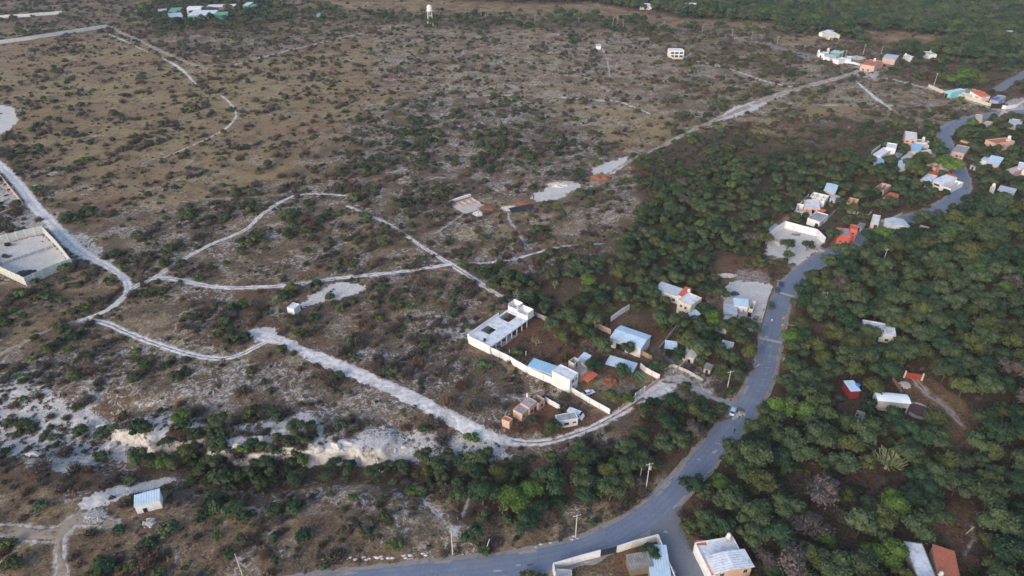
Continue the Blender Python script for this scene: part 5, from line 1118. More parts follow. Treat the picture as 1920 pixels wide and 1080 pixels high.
# limestone blocks and ledges along the ravine rim
rng = random.Random(77); BL = []
for v in range(5):
    m = MB(); m.blob((0, 0, 0), 1, rng, 8, 5, (1.2, .8, .8), .28); BL.append(m.mesh('boulder', [M['lime']]))
LEDGE = [(300,800),(325,792),(350,790),(365,800),(215,835),(240,845),(262,838),(200,815),(430,830),(445,838),(470,835),(495,822),(512,812),(530,806),(550,806),(420,822),(570,850),(600,843),(630,838),(650,832),(700,850),(720,858),(740,845),(760,840),(780,835),(190,800),(170,790),(150,800),(280,825),(120,790),(660,846),(590,838),(100,852),(65,852),(880,845),(840,850),(860,842)]
for i, (px, py) in enumerate(LEDGE):
    g = G(px+rng.uniform(-3, 3), py+rng.uniform(-2, 2)); o = link('boulder', BL[i % 5]); s = rng.uniform(.7, 1.7) if py < 900 else rng.uniform(.5, .9)
    o.location = (g.x, g.y, g.z); o.scale = (s*rng.uniform(1, 1.6), s, s*rng.uniform(.5, .9)); o.rotation_euler = (0, 0, rng.uniform(0, 6)); tag(o, 'pale limestone boulder on the ravine rim' if py < 900 else 'pale limestone boulder on the bank above the main road', 'boulder', 'limestone boulders on the ravine rim' if py < 900 else 'limestone boulders above the road')
# pale rock wall of the road cutting
RB = [(350,1070),(420,1063),(520,1060),(600,1052),(680,1047),(760,1043),(830,1038),(900,1036),(960,1030),(1020,1022),(1080,1008),(1110,990)]
P = [G(a, b) for a, b in RB]; m = MB(); rng = random.Random(8)
for a, b in zip(P[:-1], P[1:]):
    L = (b-a).length; n = int(L/.8)
    for k in range(n):
        if rng.random() < .35 or vnoise(q0 := (a.x+(b.x-a.x)*k/n)*.09, a.y*.02, 3) < .45: continue
        q = a+(b-a)*((k+rng.random())/n); m.blob((q.x, q.y+rng.uniform(-.6, .6), float(terrain(q.x, q.y))+.05), rng.uniform(.15, .5), rng, 6, 4, (1.5, .9, .5), .3)
o = m.build('rock_ledge', M['lime']); tag(o, 'broken pale limestone ledge along the upper edge of the main road', 'rock ledge', kind='stuff')
# dead tree snags and pale leaning logs seen as thin bright strokes
for px, py, L, lean, lb in [(1128,795,4,1.2,'pale dead trunk lying by the dirt road below the small white house'),(1172,465,4,.9,'pale leaning dead trunk at the edge of the thicket'),(1812,1000,2.5,.6,'short pale post leaning in the woods above the twin-roofed house'),(1326,552,5,1.1,'pale leaning trunk beside the pale lot'),(1412,690,3,1.1,'pale leaning trunk at the left kerb of the road'),(838,700+0,1.2,.3,'low pale stump in the grey scrub left of the compound')]:
    g = G(px, py); m = MB(); m.tube([(0, 0, -.2), (L*math.sin(lean)*.5, .1, L*math.cos(lean)*.5+.2), (L*math.sin(lean), .2, L*math.cos(lean)+.3)], [.2, .16, .09], 7); m.tube([(L*math.sin(lean)*.6, .1, L*math.cos(lean)*.6+.2), (L*math.sin(lean)*.6+.3, .7, L*math.cos(lean)*.6+1.0)], [.09, .04], 5); o = m.build('dead_trunk', M['palebark']); o.location = g; tag(o, lb, 'dead tree')

for k, (pts, h_, mt, lb) in enumerate([
 ([(1488,404),(1496,391),(1515,371)], 2.2, 'white', 'white yard wall along the left side of the middle cluster'),
 ([(1540,420),(1552,412),(1566,398)], 1.8, 'grey', 'grey block wall at the right side of the middle cluster'),
 ([(1606,402),(1626,408),(1634,400)], 1.6, 'pale', 'pale low wall below the orange-brown house'),
 ([(1650,418),(1668,414),(1690,404)], 1.6, 'cream', 'cream roadside wall right of the small beige house'),
 ([(1630,300),(1634,288),(1650,276)], 1.8, 'white', 'white yard wall at the far left of the bend village'),
 ([(1745,332),(1736,346),(1760,356),(1784,360)], 1.6, 'white', 'white front wall of the roofless house at the bend'),
 ([(1706,292),(1722,300),(1742,300)], 1.6, 'pink', 'pink yard wall in the middle of the bend village'),
 ([(1812,296),(1836,306),(1850,314)], 1.4, 'ochre', 'ochre yard wall between the slab house and the workshop'),
 ([(1876,326),(1900,334),(1930,338)], 1.5, 'pale', 'pale yard wall below the right village houses'),
 ([(1800,266),(1826,272),(1850,276)], 1.3, 'ochre', 'brown yard wall above the slab house'),
 ([(1240,693),(1262,688),(1290,700),(1318,716)], 1.2, 'pale', 'pale stone wall around the yard of the grey sheet shed')]):
    wall_run('yard_wall', lb, pts, h_, mt, None, 4)
for k, (A_, B_, C__, h_, wl, rf, lb) in enumerate([
 ((1556,372),(1566,375),(1571,368), 2.4, 'pale', 'metal', 'tiny sheet-roofed shed right of the pale blue roof in the middle cluster'),
 ((1530,398),(1540,401),(1546,394), 2.2, 'wood', 'redroof', 'tiny rust-red roofed shed inside the middle cluster'),
 ((1606,424),(1616,427),(1620,420), 2.2, 'pale', 'oldmetal', 'small dark shed behind the coral stair tower'),
 ((1672,292),(1684,295),(1688,288), 2.4, 'grey', 'oldmetal', 'dark lean-to between the white cube house and the blue roof'),
 ((1690,296),(1702,299),(1706,292), 2.3, 'pale', 'metal', 'small sheet shed left of the white roof beside the tall trees'),
 ((1742,326),(1752,329),(1756,323), 2.4, 'pink', 'redroof', 'small red-roofed annex above the open-fronted shed'),
 ((1820,310),(1830,313),(1834,306), 2.3, 'pale', 'metal', 'tiny shed left of the white and blue workshop'),
 ((1320,690),(1332,694),(1337,686), 2.2, 'pale', 'oldmetal', 'small dark shed under the trees beside the dirt lane'),
 ((1415,612),(1423,614),(1425,607), 2.3, 'grey', 'oldmetal', 'dark shed at the near end of the fence panels')]):
    house('small_shed', lb, 'shed', A_, B_, C__, h_, wl, rf, 'shed', [OPN('F', .5, .05, .9, 1.7)], pad=.1, rise=.3)
# ===== cacti
def cactus(px, py, R_c, Hh, n, label, seed, trunk=True):
    g = G(px, py); rng = random.Random(seed); root = empty('candelabra_cactus', g, 0, label, 'cactus', 'tree-like cacti'); EXC.append((g.x, g.y-1, R_c*.8)); lm('the giant tree cactus', px, py) if seed == 0 else None
    t = MB(); t.tube([(0, 0, -.3), (.1, 0, Hh*.18), (0, .1, Hh*.38)], [R_c*.11, R_c*.095, R_c*.085], 10); t.build('trunk', M['cactustrunk'], root, True)
    for i in range(n):
        a = rng.uniform(0, 6.28); q = R_c*math.sqrt(rng.uniform(.03, 1)); top = Hh*(rng.uniform(.8, 1.0)-.28*(q/R_c)**2)
        x, y = q*math.cos(a), q*math.sin(a); rr = rng.uniform(.10, .16)*(R_c/4.2)**.5
        m = MB(); jx, jy = rng.uniform(-.5, .5), rng.uniform(-.5, .5); m.tube([(x*.1, y*.1, Hh*.3), (x*.55+jx*.4, y*.55, Hh*.38+.1*q), (x*.85, y*.9+jy*.5, Hh*.52), (x*.95+jx*.4, y, top*.88), (x*1.05+jx, y*1.05+jy, top)], [rr*.8, rr*.9, rr, rr*1.05, rr*.5], 8); m.build('cactus_arm', M['cactus'], root)
cactus(1660, 878, 4.6, 7.0, 78, 'giant many-armed tree cactus standing out pale in the right woods', 0)
cactus(1005, 648, 2.2, 3.8, 18, 'pale many-armed cactus in the red yard of the compound', 2)
cactus(970, 556, 2.2, 4.0, 16, 'many-armed cactus left of its twin above the courtyard house', 3)
cactus(1040, 540, 2.0, 4.0, 16, 'many-armed cactus right of its twin above the courtyard house', 4)
cactus(942, 962, 1.6, 3.4, 14, 'yellow-green branched cactus among the dark trees above the main road', 5)
cactus(1490, 834, 1.4, 3.2, 12, 'small pale cactus among the trees right of the road bend', 6)

# ===== utility poles and cables
def pole(px, py, h, label, arm=True, lean=0, hframe=False, transf=False, ang=.3, r=.16):
    g = G(px, py); root = empty('utility_pole', g, ang, label, 'utility pole', 'concrete utility poles'); root.rotation_euler = (0, lean, ang)
    m = MB(); m.tube([(0, 0, -.8), (0, 0, h)], [r, r*.62], 8); m.build('pole_shaft', M['pole'], root)
    if arm:
        c = MB(); c.box(-1.1, -.06, h-.55, 1.1, .06, h-.42); c.build('crossarm', M['pole'], root)
        for x in (-1, -.1, 1): i = MB(); i.tube([(x, 0, h-.42), (x, 0, h-.2)], [.05, .07], 6); i.build('insulator', M['tankwhite'], root)
    if hframe:
        m = MB(); m.tube([(1.9, 0, -.8), (1.9, 0, h*.97)], [r, r*.62], 8); m.build('pole_shaft', M['pole'], root)
        c = MB(); c.box(-.8, -.07, h-1.4, 2.7, .07, h-1.25); c.build('crossarm', M['pole'], root)
    if transf:
        t = MB(); t.tube([(.45, 0, h-2.6), (.45, 0, h-1.5)], [.32, .32], 10); t.build('transformer', M['grey'], root)
    return Vector((g.x, g.y, g.z+h-.3))
pb = [pole(456, 1082, 9, 'leftmost utility pole above the main road at the bottom edge', lean=-.02, arm=False), pole(849, 1040, 9.0, 'plain utility pole at the middle of the bottom road edge', arm=False, r=.18), pole(1079, 1008, 9.0, 'utility pole on the bank above the main road bend', r=.17), pole(1211, 918, 10.5, 'double-armed utility pole with cross beams beside the road bend', hframe=False, transf=True)]
pole(1199, 906, 6, 'short bare pole left of the double-armed pole', arm=False, r=.1)
pole(909, 1036, 5.0, 'short leaning pale post beside the main road', arm=False, lean=.28, r=.14)
pb.append(pole(1362, 735, 9, 'utility pole at the left kerb above the parked white car'))
pr = [pole(1536, 580, 8, 'paired utility pole with white insulators rising from the right woods', hframe=True), pole(1653, 500, 9, 'T-shaped utility pole in the clearing of the right woods', transf=False)]
FARP = [(902,31,9),(910,33,8),(1003,44,9),(1085,46,7),(1149,47,8),(1157,46,8),(1168,54,9),(1244,56,9),(1316,64,8.5),(1372,71,9),(1409,74,8),(1456,88,10),(1577,113,9),(1584,112,8.5),(1618,103,10),(1651,104,8),(1750,163,11),(1831,30,9),(1909,80,6)]
WHERE = ['left of a close pair near the water tower', 'right of a close pair near the water tower', 'alone on the far ridge above the hillside', 'in front of the far dry field', 'left of the pair on the far ridge', 'right of the pair on the far ridge', 'just right of the pair on the far ridge', 'beside the green far hut', 'by the start of the upper dirt lane', 'left of the far grey lane', 'at the bend of the far grey lane', 'standing over the far grey lane', 'left one in front of the upper village row', 'right one in front of the upper village row', 'behind the red-edged pink house', 'left of the ribbed white hall', 'by the wall of the colourful compound', 'far away in the top right woods', 'near the far right road']
fp = [pole(a, b, h, 'slender far utility pole '+w_, ang=.1, r=.2) for (a, b, h), w_ in zip(FARP, WHERE)]
def cable(a, b, sag, label, off=(0, 0, 0)):
    n = 14; o = Vector(off); m = MB(); pts = [(a+(b-a)*(i/n)+o-Vector((0, 0, sag*4*(i/n)*(1-i/n)))) for i in range(n+1)]; m.tube([tuple(p) for p in pts], .022, 4, cap=False)
    o = m.build('power_cable', M['wire']); tag(o, label, 'cable', 'power cables above the road')
names = ['from the bottom left pole to the plain middle pole', 'from the plain middle pole to the bank pole', 'from the bank pole to the double-armed pole', 'from the double-armed pole to the kerb pole']
for i in range(4):
    for k, (dx, nm) in enumerate(((-.5, 'upper'), (.5, 'lower'))): cable(pb[i], pb[i+1], 1.2+.5*k, f'{nm} thin dark power cable {names[i]}', (0, dx, -.5*k))
cable(pb[4], pr[0], 2.0, 'thin dark power cable crossing the road to the paired pole'); cable(pr[0], pr[1], 1.6, 'thin dark power cable between the two poles of the right woods')
# yard lamp in the woods
g = G(1633, 728); root = empty('yard_lamp', g, 0, 'slim pole lamp with round white head beside the curved hall', 'lamp'); m = MB(); m.tube([(0, 0, -.3), (0, 0, 4.6)], .06, 6); m.build('lamp_post', M['grey'], root); m = MB(); m.blob((0, 0, 4.8), .28, random.Random(1), 10, 6, (1, 1, 1), 0); m.build('lamp_head', M['tankwhite'], root, True)

# ===== vehicles
def car(px, py, ang, paint, label, cat='car', kind='sedan', L=4.3, Wd=1.75):
    g = G(px, py); z = g.z+.13; root = empty('parked_'+cat.replace(' ', '_'), (g.x, g.y, z), ang, label, cat, 'vehicles'); EXC.append((g.x, g.y-.5, 2.8)); hw = Wd/2
    def loft(secs, name, mat, parent):   # secs: (x, halfwidth, z0, z1)
        m = MB()
        for x, w_, z0, z1 in secs:
            c = min(.14, (z1-z0)*.3); m.v += [(x, -w_, z0), (x, w_, z0), (x, w_, z1-c), (x, w_-c, z1), (x, -w_+c, z1), (x, -w_, z1-c)]
        for i in range(len(secs)-1):
            for k in range(6): a, b = i*6+k, i*6+(k+1) % 6; m.f.append((a, b, b+6, a+6)); m.mi.append(0)
        m.f += [tuple(range(5, -1, -1)), tuple((len(secs)-1)*6+k for k in range(6))]; m.mi += [0, 0]
        return m.build(name, M[mat], parent)
    l = L/2
    if kind == 'sedan':
        loft([(-l, hw*.82, .35, .72), (-l+.15, hw*.95, .25, .92), (-l+1.0, hw, .22, .95), (l-1.3, hw, .22, .92), (l-.2, hw*.93, .25, .78), (l, hw*.8, .35, .65)], 'body', paint, root)
        cab = [(-l+.45, hw*.80, .90, .95), (-l+1.05, hw*.74, .90, 1.38), (.35, hw*.74, .90, 1.42), (l-1.25, hw*.82, .88, .94)]; loft(cab, 'windows', 'glass', root); loft([(-l+1.0, hw*.70, 1.36, 1.44), (.4, hw*.70, 1.38, 1.46)], 'roof_panel', paint, root)
    elif kind == 'pickup':
        loft([(-l, hw*.95, .4, .62), (-l+.1, hw, .35, .65), (l-1.2, hw, .32, .68), (l-.1, hw*.95, .35, .62)], 'chassis', paint, root)
        loft([(-.1, hw*.97, .64, 1.0), (l-1.2, hw*.98, .64, 1.05), (l, hw*.9, .5, .95)], 'bonnet', paint, root)
        loft([(-.1, hw*.85, .98, 1.1), (.05, hw*.8, 1.0, 1.6), (1.0, hw*.78, 1.0, 1.62), (1.6, hw*.86, 1.0, 1.06)], 'windows', 'glass', root); loft([(.0, hw*.76, 1.58, 1.68), (1.02, hw*.76, 1.6, 1.7)], 'roof_panel', paint, root)
        m = MB(); m.box(-l, -hw, .66, -.15, -hw+.08, 1.15); m.box(-l, hw-.08, .66, -.15, hw, 1.15); m.box(-l, -hw+.08, .66, -l+.08, hw-.08, 1.15); m.box(-.23, -hw+.08, .66, -.15, hw-.08, 1.2); m.build('cargo_bed', M[paint], root)
    else:   # van
        loft([(-l, hw*.92, .35, 1.9), (-l+.25, hw, .28, 2.15), (l-1.3, hw, .28, 2.15), (l-.7, hw*.97, .28, 1.75), (l-.15, hw*.93, .3, 1.1), (l, hw*.85, .4, .9)], 'body', paint, root)
        m = MB(); m.add([(l-1.28, -hw*.82, 2.09), (l-1.28, hw*.82, 2.09), (l-.66, hw*.82, 1.76), (l-.66, -hw*.82, 1.76)], [(0, 3, 2, 1)]); m.v = [(x+.03, y, zz+.03) for x, y, zz in m.v]; m.build('windscreen', M['glass'], root)
        for s in (-1, 1):
            m = MB(); m.box(l-1.9, s*hw-.012, 1.25, l-1.1, s*hw+.012, 1.8); m.build('side_window', M['glass'], root)
    for sx in (-l+.75, l-.8):
        for s in (-1, 1):
            t = MB(); t.tube([(sx, s*(hw-.22), .32), (sx, s*(hw+.01), .32)], .33, 14); t = t.build('wheel', M['tyre'], root); q = MB(); q.tube([(sx, s*(hw-.0), .32), (sx, s*(hw+.03), .32)], .19, 10); q.build('rim', M['rim'], t)
    for s in (-1, 1):
        m = MB(); m.box(l-.10, s*hw*.68-.16, .55, l+.015, s*hw*.68+.16, .70); m.build('headlight', M['lampw'], root)
        m = MB(); m.box(-l-.015, s*hw*.70-.14, .62, -l+.10, s*hw*.70+.14, .80); m.build('tail_light', M['lampred'], root)
    return root
car(1374, 774, R_(62), 'carblue', 'white and pale blue car parked at the left edge of the road bend')
lm('the white car at the road bend', 1374, 772)
car(1457, 546, R_(72), 'carnavy', 'dark blue car nearest the pale lot, in front of its twin'); car(1464, 535, R_(70), 'carnavy', 'dark blue car behind its twin on the road shoulder')
car(1446, 575, R_(75), 'cargreen', 'dark green pick-up truck with open bed parked beside the fence of the pale lot', 'truck', 'pickup', 5.0, 1.9)
car(1079, 781, R_(-32), 'carwhite', 'white van standing right behind the small white house', 'van', 'van', 5.6, 2.2)
car(1103, 739, R_(25), 'carwhite', 'white car parked in the compound yard behind the white wall')
car(1377, 553, R_(10), 'carnavy', 'small dark car parked alone on the pale lot', 'car', 'sedan', 3.6, 1.6)
car(1416, 600, R_(60), 'oldmetal', 'grey jeep-like car among scrap beside the workshops')
# ===== people: continuous skinned figures
def person(px, py, label, pose='walk', ang=0, top='cloth', z_off=.13, parentless=True):
    g = G(px, py)
    J = {'walk': dict(v=[(0,0,.95),(0,0,1.15),(0,.02,1.42),(0,.03,1.52),(0,.05,1.68),(.19,0,1.42),(.26,.08,1.16),(.28,.22,.95),(-.19,0,1.42),(-.26,-.08,1.16),(-.28,-.12,.93),(.09,.02,.90),(.1,.16,.52),(.1,.10,.10),(.1,.24,.05),(-.09,-.02,.90),(-.1,-.08,.50),(-.1,-.28,.13),(-.1,-.16,.05)],
        e=[(0,1),(1,2),(2,3),(3,4),(2,5),(5,6),(6,7),(2,8),(8,9),(9,10),(0,11),(11,12),(12,13),(13,14),(0,15),(15,16),(16,17),(17,18)],
        r=[.15,.15,.17,.06,.11,.08,.05,.035,.08,.05,.035,.1,.07,.045,.04,.1,.07,.045,.04]),
      'ride': dict(v=[(0,0,.85),(0,.02,1.05),(0,.10,1.30),(0,.14,1.40),(0,.18,1.56),(.19,.1,1.30),(.27,.28,1.12),(.26,.55,1.08),(-.19,.1,1.30),(-.27,.28,1.12),(-.26,.55,1.08),(.12,.04,.84),(.2,.42,.72),(.17,.30,.32),(.17,.44,.27),(-.12,.04,.84),(-.2,.42,.72),(-.17,.30,.32),(-.17,.44,.27)],
        e=[(0,1),(1,2),(2,3),(3,4),(2,5),(5,6),(6,7),(2,8),(8,9),(9,10),(0,11),(11,12),(12,13),(13,14),(0,15),(15,16),(16,17),(17,18)],
        r=[.15,.15,.17,.06,.13,.08,.05,.035,.08,.05,.035,.1,.07,.045,.04,.1,.07,.045,.04])}[pose]
    V, E, RR = list(J['v']), list(J['e']), list(J['r'])
    for hnd, s in ((7, 1), (10, -1)):      # palm, four fingers and a thumb
        hx, hy, hz = V[hnd]; fx, fy, fz = (0, .02, -.16) if pose == 'walk' else (0, .10, -.08)
        pi = len(V); V.append((hx, hy+fy*.5, hz+fz*.5)); E.append((hnd, pi)); RR.append(.032)
        for k in range(4): q = len(V); V.append((hx+s*(.012-.001*k), hy+fy+(k-1.5)*.022, hz+fz*(1.05-.06*abs(k-1)))); E.append((pi, q)); RR.append(.009)
        q = len(V); V.append((hx-s*.03, hy+fy*.5+.04, hz+fz*.75)); E.append((hnd, q)); RR.append(.010)
    me = bpy.data.meshes.new('person'); me.from_pydata(V, E, []); me.update()
    o = bpy.data.objects.new('person', me); C.objects.link(o); sk = o.modifiers.new('skin', 'SKIN'); ss = o.modifiers.new('sub', 'SUBSURF'); ss.levels = ss.render_levels = 1
    if not me.skin_vertices:
        bpy.context.view_layer.update()
    for i, sv in enumerate(me.skin_vertices[0].data): sv.radius = (RR[i], RR[i]); sv.use_root = (i == 0)
    me.materials.append(M[top]); o.location = (g.x, g.y, g.z+z_off); o.rotation_euler = (0, 0, ang)
    tag(o, label, 'person', 'people on the road')
    hd = MB(); hy, hz = V[4][1], V[4][2]; hd.blob((0, hy, hz), .11, random.Random(2), 10, 8, (.85, 1, 1.12), 0); hd.blob((0, hy+.11, hz-.01), .022, random.Random(2), 6, 4, (.8, 1, 1.3), 0)
    for s in (-1, 1): hd.blob((s*.095, hy, hz), .025, random.Random(3), 6, 4, (.5, .8, 1.2), 0)
    hd.build('face', M['skin'], o, True)
    hr = MB(); hr.blob((0, hy-.02, hz+.035), .118, random.Random(4), 10, 6, (.88, .98, 1.02), .03); hr.build('hair', M['black'], o, True)
    return o
person(1376, 812, 'person in dark clothes walking along the right side of the road below the parked car', 'walk', -.6)
def motorbike(px, py, ang):
    g = G(px, py); root = empty('motorcycle', (g.x, g.y, g.z+.13), ang, 'small motorcycle ridden along the middle of the road', 'motorcycle')
    for y in (-.62, .62):
        m = MB(); n = 18; 
        pts = [(0, y+.27*math.cos(2*PI*i/n), .30+.27*math.sin(2*PI*i/n)) for i in range(n+1)]; m.tube(pts, .045, 6, cap=False); w_ = m.build('wheel', M['tyre'], root); q = MB(); q.tube([(-.03, y, .3), (.03, y, .3)], .18, 10); q.build('rim', M['rim'], w_)
    m = MB(); m.tube([(0, -.62, .3), (0, -.2, .42), (0, .25, .5), (0, .45, .85)], [.05, .1, .1, .04], 8); m.tube([(0, .45, .9), (0, .62, .3)], .03, 6); m.build('frame', M['black'], root)
    m = MB(); m.blob((0, .2, .74), .16, random.Random(1), 8, 6, (.7, 1.5, .7), 0); m.build('fuel_tank', M['lampred'], root, True)
    m = MB(); m.box(-.11, -.55, .70, .11, .0, .78); m.build('saddle', M['black'], root); m = MB(); m.tube([(-.28, .42, 1.0), (0, .48, .93), (.28, .42, 1.0)], .018, 6); m.build('handlebar', M['black'], root); m = MB(); m.blob((0, .56, .86), .08, random.Random(1), 8, 6); m.build('headlight', M['lampw'], root, True)
motorbike(1446, 604, R_(170)); person(1446, 604, 'motorcycle rider in a white shirt on the middle of the road', 'ride', R_(170), 'clothw', .10)
# ------------------------------------------------------------------ vegetation
def leaf_mat(name, col, col2, rv=.22):
    m = bpy.data.materials.new(name); m.use_nodes = True; N = m.node_tree.nodes; L = m.node_tree.links; b = N['Principled BSDF']
    b.inputs['Roughness'].default_value = .75; b.inputs['Specular IOR Level'].default_value = .2
    ge = N.new('ShaderNodeNewGeometry'); n = N.new('ShaderNodeTexNoise'); n.inputs['Scale'].default_value = .55; n.inputs['Detail'].default_value = 4; L.new(ge.outputs['Position'], n.inputs[0])
    mr = N.new('ShaderNodeMapRange'); mr.inputs[1].default_value = .32; mr.inputs[2].default_value = .68; L.new(n.outputs[0], mr.inputs[0])
    mx = N.new('ShaderNodeMix'); mx.data_type = 'RGBA'; L.new(mr.outputs[0], mx.inputs[0]); mx.inputs[6].default_value = (*col, 1); mx.inputs[7].default_value = (*col2, 1)
    oi = N.new('ShaderNodeObjectInfo'); m2 = N.new('ShaderNodeMapRange'); m2.inputs[3].default_value = 1-rv; m2.inputs[4].default_value = 1+rv*1.3; L.new(oi.outputs['Random'], m2.inputs[0])
    vm = N.new('ShaderNodeVectorMath'); vm.operation = 'SCALE'; L.new(mx.outputs[2], vm.inputs[0]); L.new(m2.outputs[0], vm.inputs['Scale']); L.new(vm.outputs[0], b.inputs['Base Color'])
    return m
TONES = {
 'grey-green': leaf_mat('leaf_grey_green', (.036, .057, .025), (.078, .100, .048)),
 'dark green': leaf_mat('leaf_dark_green', (.016, .038, .019), (.038, .068, .033)),
 'olive green': leaf_mat('leaf_olive', (.044, .056, .018), (.088, .098, .036)),
 'bright green': leaf_mat('leaf_bright_green', (.050, .095, .018), (.10, .155, .034)),
 'grey-brown': leaf_mat('twig_grey_brown', (.060, .050, .044), (.130, .108, .095)),
 'reddish brown': leaf_mat('twig_red_brown', (.085, .052, .036), (.165, .105, .075)),
 'straw': leaf_mat('dry_grass', (.17, .125, .075), (.29, .215, .13)),
}
def quads(V, F, rng, centre, r, n, size, flatz=.75, up=.35, tri=False):
    for _ in range(n):
        d = Vector((rng.gauss(0, 1), rng.gauss(0, 1), rng.gauss(0, 1)))
        if d.length < .01: continue
        d.normalize()
        if d.z < -.35: d.z = -d.z
        rr = r*rng.uniform(.74, 1.2)
        p = Vector(centre)+Vector((d.x*rr, d.y*rr, d.z*rr*flatz))
        nrm = (d+Vector((rng.gauss(0, .5), rng.gauss(0, .5), rng.gauss(0, .5)+up))).normalized()
        a = nrm.orthogonal().normalized(); a = Matrix.Rotation(rng.uniform(0, 2*PI), 3, nrm) @ a; b = nrm.cross(a)
        s = size*rng.uniform(.6, 1.35); k = len(V)
        if tri:
            V += [tuple(p-a*s*.5), tuple(p+a*s*.5), tuple(p+b*s)]; F.append((k, k+1, k+2))
        else:
            V += [tuple(p-a*s-b*s*.35), tuple(p+a*s*.2-b*s*.6), tuple(p+a*s+b*s*.3), tuple(p-a*s*.1+b*s*.65)]; F.append((k, k+1, k+2, k+3))
def crown_mesh(name, seed, R, Hc, lobes, mat, nq=95, size=.30, core=.86):
    """clumpy crown: R radius, Hc height of its centre above the ground"""
    rng = random.Random(seed); mb = MB(); V = []; F = []
    cs = []
    for i in range(lobes):
        a = 2*PI*i/lobes+rng.uniform(-.7, .7); q = R*rng.uniform(.34, .74) if i < lobes*.72 else R*rng.uniform(0, .28)
        z = Hc+(rng.uniform(-.10, .08) if i < lobes*.72 else rng.uniform(.12, .26))*R*1.1
        cs.append(((q*math.cos(a), q*math.sin(a)*rng.uniform(.8, 1), z), R*rng.uniform(.26, .54)))
    for c, r in cs:
        mb.blob(c, r*core, rng, 7, 5, (1, 1, .72), .14)
        quads(V, F, rng, c, r, int(nq*(r/(R*.43))**2), size)
    n = len(mb.v); mb.v += V; mb.f += [tuple(n+i for i in f) for f in F]; mb.mi += [0]*len(F)
    return mb.mesh(name, [mat])
def trunk_mesh(name, seed, R, Hc):
    rng = random.Random(seed); mb = MB()
    mb.tube([(0, 0, -.4), (.05, .02, Hc*.3), (.12, -.05, Hc*.55)], [.20, .16, .13], 7)
    for i in range(5):
        a = 2*PI*i/5+rng.uniform(-.4, .4); q = R*rng.uniform(.45, .65)
        mb.tube([(.08, -.03, Hc*.42), (q*.5*math.cos(a), q*.5*math.sin(a), Hc*.75), (q*math.cos(a), q*math.sin(a), Hc*1.02)], [.11, .08, .04], 5, cap=False)
    return mb.mesh(name, [M['bark']])
TREEV = []       # (tone, crown mesh, trunk mesh)
for i, (tone, k) in enumerate([('grey-green', 5), ('dark green', 4), ('olive green', 3), ('bright green', 2), ('grey-brown', 2)]):
    for j in range(k):
        s = 100*i+j; R = 3.1; Hc = 3.5
        TREEV.append((tone, crown_mesh('tree_crown', s, R, Hc, 8+(j % 3)*3, TONES[tone], nq=105 if tone != 'grey-brown' else 150, size=.25 if tone != 'grey-brown' else .2, core=.84 if tone != 'grey-brown' else .45), trunk_mesh('tree_trunk', s, R, Hc)))
SHRUBV = []
for i, (tone, k) in enumerate([('grey-green', 3), ('dark green', 2), ('olive green', 2), ('bright green', 1)]):
    for j in range(k):
        SHRUBV.append((tone, crown_mesh('shrub_crown', 900+10*i+j, 1.35, .62, 6, TONES[tone], nq=48, size=.19, core=.84)))
def dry_mesh(seed, mat, R=1.2):
    rng = random.Random(seed); V = []; F = []
    for _ in range(330):
        a = rng.uniform(0, 2*PI); el = rng.uniform(.15, 1.5); L = R*rng.uniform(.45, 1.05)
        d = Vector((math.cos(a)*math.cos(el), math.sin(a)*math.cos(el), math.sin(el)*.95)); o = Vector((rng.uniform(-.4, .4), rng.uniform(-.4, .4), 0))*R
        p = o+d*L; s = d.orthogonal().normalized(); s = Matrix.Rotation(rng.uniform(0, 6.3), 3, d) @ s
        w_ = rng.uniform(.03, .075); b0 = o+d*L*.35; k = len(V)
        V += [tuple(b0-s*w_), tuple(b0+s*w_), tuple(p+s*w_*.4)]; F.append((k, k+1, k+2))
    quads(V, F, rng, (0, 0, .35*R), R*.72, 150, .13, .8, 0, True)
    me = bpy.data.meshes.new('dry_bush'); me.from_pydata(V, [], F); me.materials.append(mat); me.update(); return me
DRYV = [('grey-brown', dry_mesh(s, TONES['grey-brown'])) for s in range(4)]+[('reddish brown', dry_mesh(s, TONES['reddish brown'])) for s in range(5, 8)]
def tuft_mesh(seed, mat, R=.8, n=30):
    rng = random.Random(seed); V = []; F = []
    quads(V, F, rng, (0, 0, .05), R*.6, n, .17, .62, .1)
    me = bpy.data.meshes.new('scrub_tuft'); me.from_pydata(V, [], F); me.materials.append(mat); me.update(); return me
TUFTV = [tuft_mesh(s, TONES[t]) for s, t in enumerate(['grey-brown', 'grey-brown', 'grey-brown', 'grey-green', 'olive green', 'straw', 'reddish brown'])]

nr = np.random.default_rng(7)
def scatter(key, dmax, ymin=66, ymax=1250, fall=None, power=1.0):
    """random places whose density per square metre follows the land-cover map"""
    out = []
    y = ymin
    while y < ymax:
        step = 12.0; yc = y+step/2; half = 960/1280*(CP*max(yc, 60)+H*SP)*1.13+12
        f = 1.0 if fall is None or yc < fall else (fall/yc)**power
        n = int(2*half*step*dmax*f); n = nr.poisson(2*half*step*dmax*f)
        X_ = nr.uniform(-half, half, n); Y_ = nr.uniform(y, y+step, n)
        px, py = cover(X_, Y_); d = fld(key, px, py)*nr.choice([1.0], 1)
        cl = fbm(X_*.075, Y_*.075, 61, 3) if key != 'tree' else None
        if cl is not None: d = d*np.clip((cl-.36)*5.5, .12, 2.2)
        k = nr.uniform(0, 1, n)*dmax < d
        out.append(np.stack([X_[k], Y_[k], np.full(k.sum(), 1/math.sqrt(f))], 1)); y += step
    return np.concatenate(out)
